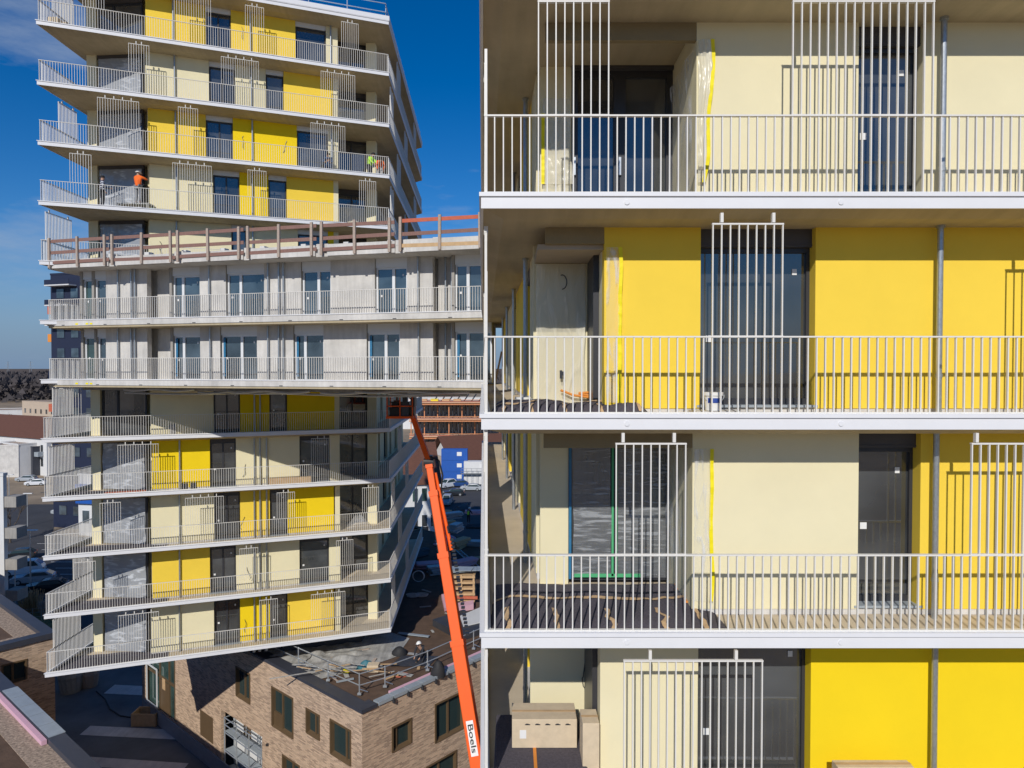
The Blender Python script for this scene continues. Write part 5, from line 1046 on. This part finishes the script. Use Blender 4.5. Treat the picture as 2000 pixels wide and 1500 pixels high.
# asphalt car park
sheet('parking', [tuple(at_base(x, y)) for x, y in ((-60, 1180), (330, 1300), (330, 985), (60, 985), (-60, 1000))], G + .012, 'asph')
sheet('lawn', [tuple(at_base(x, y)) for x, y in ((-60, 1215), (150, 1250), (150, 1195), (-60, 1170))], G + .02, 'grass')
sheet('sand_lot', [tuple(at_base(x, y)) for x, y in ((100, 1045), (330, 1060), (330, 990), (120, 995))], G + .018, 'earth')
for i in range(6): a = at_base(72 + 9 * i, 1062 + 12 * i); t = MB(); t.box(a[0], a[0] + 4.6, a[1], a[1] + .12, G + .017, G + .022); struct(t.build('parking_line', M['paint']))
# cars
def car(label, loc, rotz, col, L_=4.4, van=False, group=None):
    r = thing('parked_car', label, 'car', loc, rotz, group); H = 1.9 if van else 1.47; w = .88
    prof = [(-L_ / 2, .35), (-L_ / 2 + .02, .78), (-L_ / 2 + .25, .92 if not van else 1.1), (-L_ * .22, .98 if not van else 1.15), (-L_ * .08, H - .06), (L_ * .08, H), (L_ * .3, H - .05), (L_ * .44, H * .7), (L_ / 2 - .02, .85), (L_ / 2, .4), (L_ * .4, .22), (-L_ * .4, .22)]
    def inset(z): return 0 if z < .95 else min(.2, (z - .95) * .42)
    t = MB(); n = len(prof); vs = [(x, s_ * (w - inset(z)), z) for s_ in (-1, 1) for x, z in prof]
    t.add(vs, [tuple(range(n))[::-1], tuple(range(n, 2 * n))] + [(i, (i + 1) % n, n + (i + 1) % n, n + i) for i in range(n)][::1]); body = t.build('body', col, r, local=True, bevel=.05)
    zb = 1.0 if not van else 1.17
    for s_ in (-1, 1):
        t = MB(); q = [(-L_ * .19, zb), (-L_ * .085, H - .14), (L_ * .28, H - .13), (L_ * .39, zb)]; vs = [(x, s_ * (w - inset(z) + .012), z) for x, z in q]; t.add(vs, [(0, 1, 2, 3)] if s_ < 0 else [(3, 2, 1, 0)]); t.build('side_window', M['gr'], r, local=True)
    for (xa, za), (xb, zb_), nm in (((-L_ * .215, zb), (-L_ * .095, H - .13), 'windscreen'), ((L_ * .455, H * .7), (L_ * .315, H - .12), 'rear_window')):
        d_ = -.015 if nm == 'windscreen' else .02; t = MB(); t.add([(xa + d_, -w + .24, za), (xa + d_, w - .24, za), (xb + d_, w - .3, zb_ + .01), (xb + d_, -w + .3, zb_ + .01)], [(0, 1, 2, 3)]); t.build(nm, M['gr'], r, local=True)
    for x in (-L_ * .31, L_ * .3):
        for s_ in (-1, 1): t = MB(); t.tube((x, s_ * (w - .18), .33), (x, s_ * (w + .015), .33), .33, n=18); w_ = t.build('wheel', M['black'], r, local=True); t = MB(); t.tube((x, s_ * (w - .1), .33), (x, s_ * (w + .025), .33), .2, n=12); t.build('rim', M['alu'], w_, local=True)
    for s_ in (-1, 1): t = MB(); t.box(-L_ / 2 - .01, -L_ / 2 + .14, s_ * .62 - .17, s_ * .62 + .17, .66, .8); t.build('headlight', M['plasw'], r, local=True); t = MB(); t.box(L_ / 2 - .06, L_ / 2 + .01, s_ * .66 - .12, s_ * .66 + .12, .72, .9); t.build('tail_light', M['rwood'], r, local=True)
    return r
cw = paint('white_car_paint', (.7, .72, .74)); cs = paint('silver_car_paint', (.38, .41, .44)); cb = paint('black_car_paint', (.015, .018, .022)); cbl = paint('blue_car_paint', (.02, .06, .2))
def cpos(px, py): p = PZ(px, py); return (p.x, p.y, G + .02)
gp_ = 'cars parked on the left car park'
car('silver estate car at the back of the left car park', cpos(130, 1004), .15, cs, 4.6, group=gp_)
car('white hatchback in front of the silver estate on the car park', cpos(166, 1018), .35, cw, 4.2, group=gp_)
car('black car half hidden between the silver and the white car', cpos(152, 1010), .3, cb, 4.3, group=gp_)
car('white van-like car, rearmost of three in the shade at the left edge', cpos(46, 1122), .35, cw, 4.7, van=True, group=gp_)
car('pale silver car between the white van and the black car in the shade', cpos(66, 1138), .35, cs, 4.6, group=gp_)
car('black car nearest to the lamp post in the shaded car park', cpos(92, 1155), .32, cb, 4.5, group=gp_)
car('dark car half behind the grey balconies at the left edge', cpos(36, 1092), .4, cb, 4.2, group=gp_)
car('silver car by the parked trailers on the sandy lot at the far left', cpos(52, 940), .1, cs, 4.4)
car('white car on the bare lot between the cube house and the tower', cpos(70, 948), .3, cw, 4.2)
def lamp(px, py, h_, label):
    p = PZ(px, py); r = thing('street_lamp', label, 'street lamp', tuple(p), 0); t = MB(); t.tube(p, p + Vector((0, 0, h_)), .09, .05, 8); t.build('pole', M['alu'], r); t = MB(); t.beam(p + Vector((-.6, 0, h_ + .03)), p + Vector((.9, 0, h_ + .03)), .35, .1); t.build('lamp_head', M['plasw'], r)
lamp(30, 1182, 4.2, 'pale street lamp above the coping of the brick roof at the left edge'); lamp(54, 1028, 5.5, 'street lamp with a flat head beside the shaded car park'); lamp(60, 1150, 7, 'slim lamp post in front of the white van-like car'); lamp(18, 975, 5, 'far street lamp on the sandy street at the left')
# plants
def tree(px, py, h_, sp, seed, label, m='bark', leaf=None, group=None, base=None):
    p = base or PZ(px, py); rnd = random.Random(seed); r = thing('bare_tree', label, 'tree', tuple(p), 0, group=group); t = MB(); t.tube(p, p + Vector((0, 0, h_ * .35)), h_ * .02, h_ * .014, 7); t.build('trunk', M[m], r)
    t = MB()
    def grow(a, d, l_, rr, k):
        b2 = a + d * l_; t.tube(a, b2, rr, rr * .6, 4, caps=False)
        if k > 0:
            for _ in range(3 if k > 1 else 4):
                nd = (d + Vector((rnd.uniform(-1, 1), rnd.uniform(-1, 1), rnd.uniform(-.3, .7))) * sp).normalized(); grow(a + d * l_ * rnd.uniform(.5, 1), nd, l_ * rnd.uniform(.55, .8), rr * .6, k - 1)
    for _ in range(5): grow(p + Vector((0, 0, h_ * rnd.uniform(.2, .36))), Vector((rnd.uniform(-.6, .6), rnd.uniform(-.6, .6), 1)).normalized(), h_ * .3, h_ * .011, 4)
    t.build('crown', M[m], r); return r
for i, (px, py, h_) in enumerate(((16, 850, 9), (30, 848, 8), (40, 853, 7))): tree(px, py, h_, .7, i, ['leftmost bare tree in front of the pale far building', 'bare tree left of the beige apartment block', 'small bare shrub-like tree at the corner of the beige block'][i], group='bare trees by the beige block')
tree(20, 1060, 7, .7, 9, 'bare tree in the shade beside the grey balconies'); tree(893, 905, 9, .8, 12, 'bare tree behind the blue container at right of the boom'); tree(905, 898, 8, .8, 13, 'second bare tree beside the brown roofed house')
def plume(px, py, h_, label, seed, m='straw'):
    p = PZ(px, py); rnd = random.Random(seed); t = MB()
    for i in range(90):
        a = rnd.uniform(0, 6.28); s_ = rnd.uniform(.2, .9) * h_ * .45; hh = h_ * rnd.uniform(.5, 1.05); e = p + Vector((math.cos(a) * s_, math.sin(a) * s_, hh)); t.beam(p + Vector((math.cos(a) * s_ * .3, math.sin(a) * s_ * .3, 0)), e, .1, .03, up=(1, .1, 0), w1=.03, h1=.02)
    solo(t, 'ornamental_grass', M[m], tuple(p), label, 'plant')
plume(52, 1198, 2.4, 'left tuft of dry pale ornamental grass beside the lamp', 1); plume(68, 1196, 2.6, 'taller right tuft of dry pale ornamental grass', 2); plume(84, 1200, 1.5, 'low brownish grass clump near the tower railing', 3, 'wood')
fe = thing('wire_fence', 'thin wire fence behind the dry grass tufts on the lawn', 'fence', tuple(PZ(75, 1212)))
A1, B1 = PZ(46, 1214), PZ(150, 1205)
for i in range(7): q = A1.lerp(B1, i / 6); t = MB(); t.tube(q, q + Vector((0, 0, 1.3)), .04, n=5); t.build('post', M['steel'], fe)
for z_ in (.4, .85, 1.25): t = MB(); t.tube(A1 + Vector((0, 0, z_)), B1 + Vector((0, 0, z_)), .018, n=4); t.build('wire', M['steel'], fe)
# wooded ridge on the horizon
def ridge(name, Y, x0, x1, h_, seed, n):
    rnd = random.Random(seed); t = MB(); t.prism([(x0, Y + 60), (x1, Y + 60), (x1, Y + 320), (x0, Y + 320)], G, G + h_ * .84)
    for i in range(n):
        x = rnd.uniform(x0, x1); y = Y + rnd.uniform(0, 300); top = h_ * rnd.uniform(.9, 1.03) + (y - Y) * .006; z = G + top * (1 - rnd.random() ** 2.2 * .9); w_ = rnd.uniform(1.2, 3.2); a = rnd.uniform(0, 3.14); cx_, cy_ = math.cos(a) * w_, math.sin(a) * w_
        t.add([(x - cx_, y - cy_, z - w_), (x + cx_, y + cy_, z - w_ * 1.2), (x + rnd.uniform(-1, 1), y + rnd.uniform(-1, 1), z + w_ * .4)], [(0, 1, 2)])
    return struct(t.build(name, M['forest']), 'stuff')
ridge('forest', 560, -700, -300, 19.5, 5, 16000); ridge('forest', 900, -760, 120, 23, 6, 9000)
hl = MB(); hl.prism([(-2600, 2600), (1500, 2600), (1500, 2900), (-2600, 2900)], G - 1, 3); struct(hl.build('hills', M['forest']))
for i, px in enumerate((16, 60)):
    Y = 1500; x = X_(px, Y); r = thing('pylon', ('left' if i == 0 else 'right') + ' of two faint power pylons on the horizon', 'pylon', (x, Y, G)); t = MB()
    for s_ in (-1, 1): t.beam((x + s_ * 4, Y, G), (x, Y, G + 44), .5, .5)
    for z_, w_ in ((30, 9), (36, 7), (41, 5)): t.beam((x - w_, Y, G + z_), (x + w_, Y, G + z_), .5, .5)
    t.build('mast', M['steel'], r)
# ------------------------------------------------------------------ seen through the gap
# orange formwork building
p0, p1 = at_base(800, 880), at_base(985, 880); fr = Fr(p0, p1); r = thing('unfinished_building', 'orange and brown formwork decks of a building under construction in the gap', 'building', fr.pt(fr.L / 2, 6, G))
for k, z in enumerate((4.4, 10.0, 15.4)):
    t = MB(); t.fbox(fr, 0, fr.L, 0, 14, G + z, G + z + .5); t.build('floor_slab', M['beige'], r)
    t = MB(); t.fbox(fr, 0, fr.L, -1.0, -.1, G + z - .55, G + z - .25); t.build('formwork_edge', M['form'], r)
    for zz3 in (.3, .8, 1.3): t = MB(); t.fbox(fr, 0, fr.L, -1.0, -.92, G + z + zz3 - .3, G + z + zz3 - .12); t.build('guard_board', M['form'] if zz3 != .8 else M['rwood'], r)
    for i in range(30): u = fr.L * (i + .3) / 30; t = MB(); t.fbox(fr, u, u + .28, .3 + (i % 3) * 2, .6 + (i % 3) * 2, G + z - 5.2, G + z - .3); t.build('prop', M['form'] if i % 4 == 0 else M['frame'], r)
for i in range(9): u = fr.L * (.25 + .08 * i); t = MB(); t.beam(fr.pt(u, 2, G + 15.9), fr.pt(u + 1.5, 3, G + 18.2), .5, .2); t.build('wall_panel', M['frame'], r)
for i in range(4): u = fr.L * (.1 + .12 * i); t = MB(); t.fbox(fr, u, u + 2.4, 1, 3, G + 15.95, G + 16.7); t.build('timber_pack', M['ytape'] if i == 1 else M['pwood'], r)
t = MB(); t.fbox(fr, 0, fr.L, 9, 9.3, G, G + 15.3); t.build('wall', M['concd'], r)
r, fr = block('house', 'long pale building behind the orange formwork decks', tuple(at_base(780, 838)), tuple(at_base(1000, 838)), 10, 13.5, 'whiter'); winrow(r, fr, 1, fr.L - 1, G + 8.5, G + 11, 9, 1.5, m='glass'); winrow(r, fr, 1, fr.L - 1, G + 4.5, G + 7, 9, 1.5, m='glass')
# brown roofed houses
a, b_ = at_base(886, 932), at_base(1010, 922)
r, fr = block('house', 'beige house with a wide brown hipped roof right of the boom elbow', tuple(a), tuple(b_), 12, 4.4, 'beige', parapet=False); gable(r, fr, 12, 4.4, 5.2, over=1.6); winrow(r, fr, 1, fr.L, G + 1.2, G + 3, 4, 1.2, m='glass')
a, b_ = at_base(812, 1058), at_base(858, 1046)
r, fr = block('house', 'cream house with reddish brown roof between tower and boom', (a[0] - 6, a[1] + 1.6), tuple(b_), 13, 8.6, 'whiter', parapet=False); gable(r, fr, 13, 8.6, 5.6, over=.4)
winrow(r, fr, fr.L - 4.5, fr.L - .2, G + 5.6, G + 7.6, 3, .8, m='glassg'); winrow(r, fr, fr.L - 4.5, fr.L - .2, G + 1.6, G + 3.4, 3, .8, m='glass')
# containers
def container(x0, y0, k, col, label, group, L_=6.0):
    r = thing('container', label, 'container', (x0 + L_ / 2, y0 + 1.2, G + 2.62 * k), group=group); z = G + 2.62 * k
    t = MB(); t.box(x0, x0 + L_, y0, y0 + 2.4, z + .02, z + 2.6); t.build('body', M[col], r)
    t = MB()
    for i in range(int(L_ / .4)): t.box(x0 + .15 + .4 * i, x0 + .32 + .4 * i, y0 - .035, y0, z + .2, z + 2.4)
    t.build('ribs', M[col], r)
    t = MB(); t.box(x0 + L_ * .6, x0 + L_ * .6 + 1.1, y0 - .06, y0 - .036, z + 1.1, z + 2.0); t.build('window', M['plasw'], r)
    for dx in (0, L_ - .12): t = MB(); t.box(x0 + dx, x0 + dx + .12, y0 - .05, y0 - .0, z + .02, z + 2.6); t.build('corner_post', M[col], r)
pc = PZ(862, 944)
for k in range(3): container(pc.x, pc.y, k, 'cblue', ['bottom', 'middle', 'top'][k] + ' blue site container of the stack right of the boom', 'blue site containers')
pc2 = PZ(906, 946)
for k in range(2): container(pc2.x, pc2.y, k, 'whiter', ['lower', 'upper'][k] + ' white site container beside the blue stack', 'white site containers')
t = MB()
for z in (2.6, 3.1, 3.7): t.box(pc2.x - .6, pc2.x + 6, pc2.y - 1.2, pc2.y - 1.1, G + z, G + z + .08)
for i in range(6): t.box(pc2.x - .6 + 1.2 * i, pc2.x - .52 + 1.2 * i, pc2.y - 1.2, pc2.y - 1.12, G, G + 3.8)
t.box(pc2.x - .6, pc2.x + 6, pc2.y - 1.2, pc2.y - .1, G + 2.5, G + 2.58); solo(t, 'walkway', M['steel'], (pc2.x + 2, pc2.y - .6, G), 'steel access walkway in front of the white containers', 'walkway')
car('silver car parked below the white containers', cpos(920, 958), 0, cs, 4.6); car('white van parked at the foot of the blue containers', cpos(874, 952), .9, cw, 5, van=True); car('dark blue car between the containers and the boom', cpos(896, 950), .2, cbl, 4.3)
car('grey pickup-like car in the shade right of the boom', cpos(873, 985), 1.5, cs, 5, van=True); car('dark car in the shade below the blue containers', cpos(886, 968), .1, cb, 4.4)
sheet('street', [tuple(at_base(x, y)) for x, y in ((820, 1100), (1060, 1100), (1010, 935), (840, 935))], G + .014, 'asph')
# building material in the shaded yard beyond the roof terrace
rnd = random.Random(3); kinds = [('timber_stack', 'pwood', 'timber stack'), ('panel_stack', 'zinc', 'panel stack'), ('membrane_roll', 'membrane', 'roll'), ('insulation_pack', 'pink', 'insulation')]
spots = [(866, 1005), (884, 1012), (902, 998), (925, 1005), (868, 1030), (890, 1038), (932, 1032), (872, 1062), (898, 1070), (926, 1066), (880, 1098), (908, 1112), (930, 1100), (858, 1120), (815, 1090), (835, 1110)]
where = ['beside the boom, furthest back', 'behind the boom, second in the back row', 'in the middle of the back row', 'at the right of the back row', 'left of the green vest', 'just left of the person in the green vest', 'right of the person in the green vest', 'below the green vest, nearest the boom', 'below the green vest, middle of its row', 'below the green vest at the right', 'in front row beside the cable chain', 'in front row, middle', 'in front row at the right', 'under the boom cable chain', 'in the shade beside the tower, further one', 'in the shade beside the tower, nearer one']
for i, (px, py) in enumerate(spots):
    nm, m, ct_ = kinds[i % 4]; p = PZ(px, py, RZ - .1); t = MB(); n = 3 + i % 3
    for k in range(n):
        a = rnd.uniform(-.3, .3) + (i % 3) * .5; w_, l_ = (rnd.uniform(.7, 1.1), rnd.uniform(1.4, 2.6)); d = Vector((math.cos(a), math.sin(a), 0)) * l_ / 2; c_ = p + Vector((0, 0, .1 + .17 * k))
        if m == 'membrane': t.tube(c_ - d + Vector((0, .3 * k, -.1 * k)), c_ + d + Vector((0, .3 * k, -.1 * k)), .17, n=10)
        else: t.beam(c_ - d, c_ + d, w_, .14)
    solo(t, nm, M[m], tuple(p), ['low pile of pale boards ', 'stack of grey sheets ', 'dark rolls ', 'pink insulation pack '][i % 4] + where[i], ct_, 'building material in the shaded yard')
la = thing('ladder', 'aluminium ladder lying slanted in the shade right of the boom', 'ladder', tuple(PZ(925, 1090, RZ))); a, b_ = PZ(895, 1075, RZ + .6), PZ(945, 1120, RZ)
for s_ in (-.22, .22): t = MB(); t.beam(a + Vector((s_, 0, 0)), b_ + Vector((s_, 0, 0)), .05, .09); t.build('stile', M['alu'], la)
for i in range(12): q = a.lerp(b_, (i + .5) / 12); t = MB(); t.tube(q + Vector((-.22, 0, 0)), q + Vector((.22, 0, 0)), .02, n=5); t.build('rung', M['alu'], la)
# loose cables hanging from the tower walls
for k, (px, z) in enumerate(((472, 19.3), (475, 13.2), (312, 7.0), (480, -5.4), (478, -8.4), (482, -11.3), (478, -14.3), (560, 13.2))):
    p0 = onT(px, z, TW - .02); rnd = random.Random(k); t = MB(); pts = [p0]
    for i in range(7): pts.append(pts[-1] + Vector((rnd.uniform(-.07, .07), -.012, -.1)))
    t.path(pts, .014, 4); t.build('cable', M['frame'], tw)
# small scraps scattered over the brown roof
rnd = random.Random(21)
for i in range(34):
    px, py = (rnd.uniform(640, 860), rnd.uniform(1262, 1345)) if i < 22 else (rnd.uniform(830, 935), rnd.uniform(1130, 1250))
    p = PZ(px, py, RZ - .08)
    if i < 22 and (py > 1385 - (px - 707) * .36 - 35 or (px < 707 and py > 1290 + (px - 525) * .53 - 30)): continue
    a = rnd.uniform(0, 3.1); d = Vector((math.cos(a), math.sin(a), 0)) * rnd.uniform(.12, .5); t = MB(); t.beam(p - d + Vector((0, 0, .02)), p + d + Vector((0, 0, rnd.uniform(.02, .1))), rnd.uniform(.08, .3), .03)
    solo(t, 'scrap', M[('foil', 'pwood', 'zinc', 'wood')[i % 4]], tuple(p), 'small scraps of board and sheet scattered on the brown roof', 'scrap', 'small scraps on the brown roof')
# crinkled film over the side walls of the near loggias
for px, zf_, zc_, m_, sd_ in ((1360, 2.4, 4.7, 'film', 61), (1352, -3.6, -1.2, 'film', 63)):
    xr = xw(px, zf_ + 1.4); film_sheet(nb, Fr((xr, NC - .06), (xr, NW - .01)), .05, NC - NW - .05, zf_, zc_, -.07, .05, m_, sd_, lean=0)
film_sheet(nb, B, xw(1057, 3.7, NC) + .02, xw(1113, 3.7, NC), 2.36, 4.55, -.06, .04, 'filmw', 71)
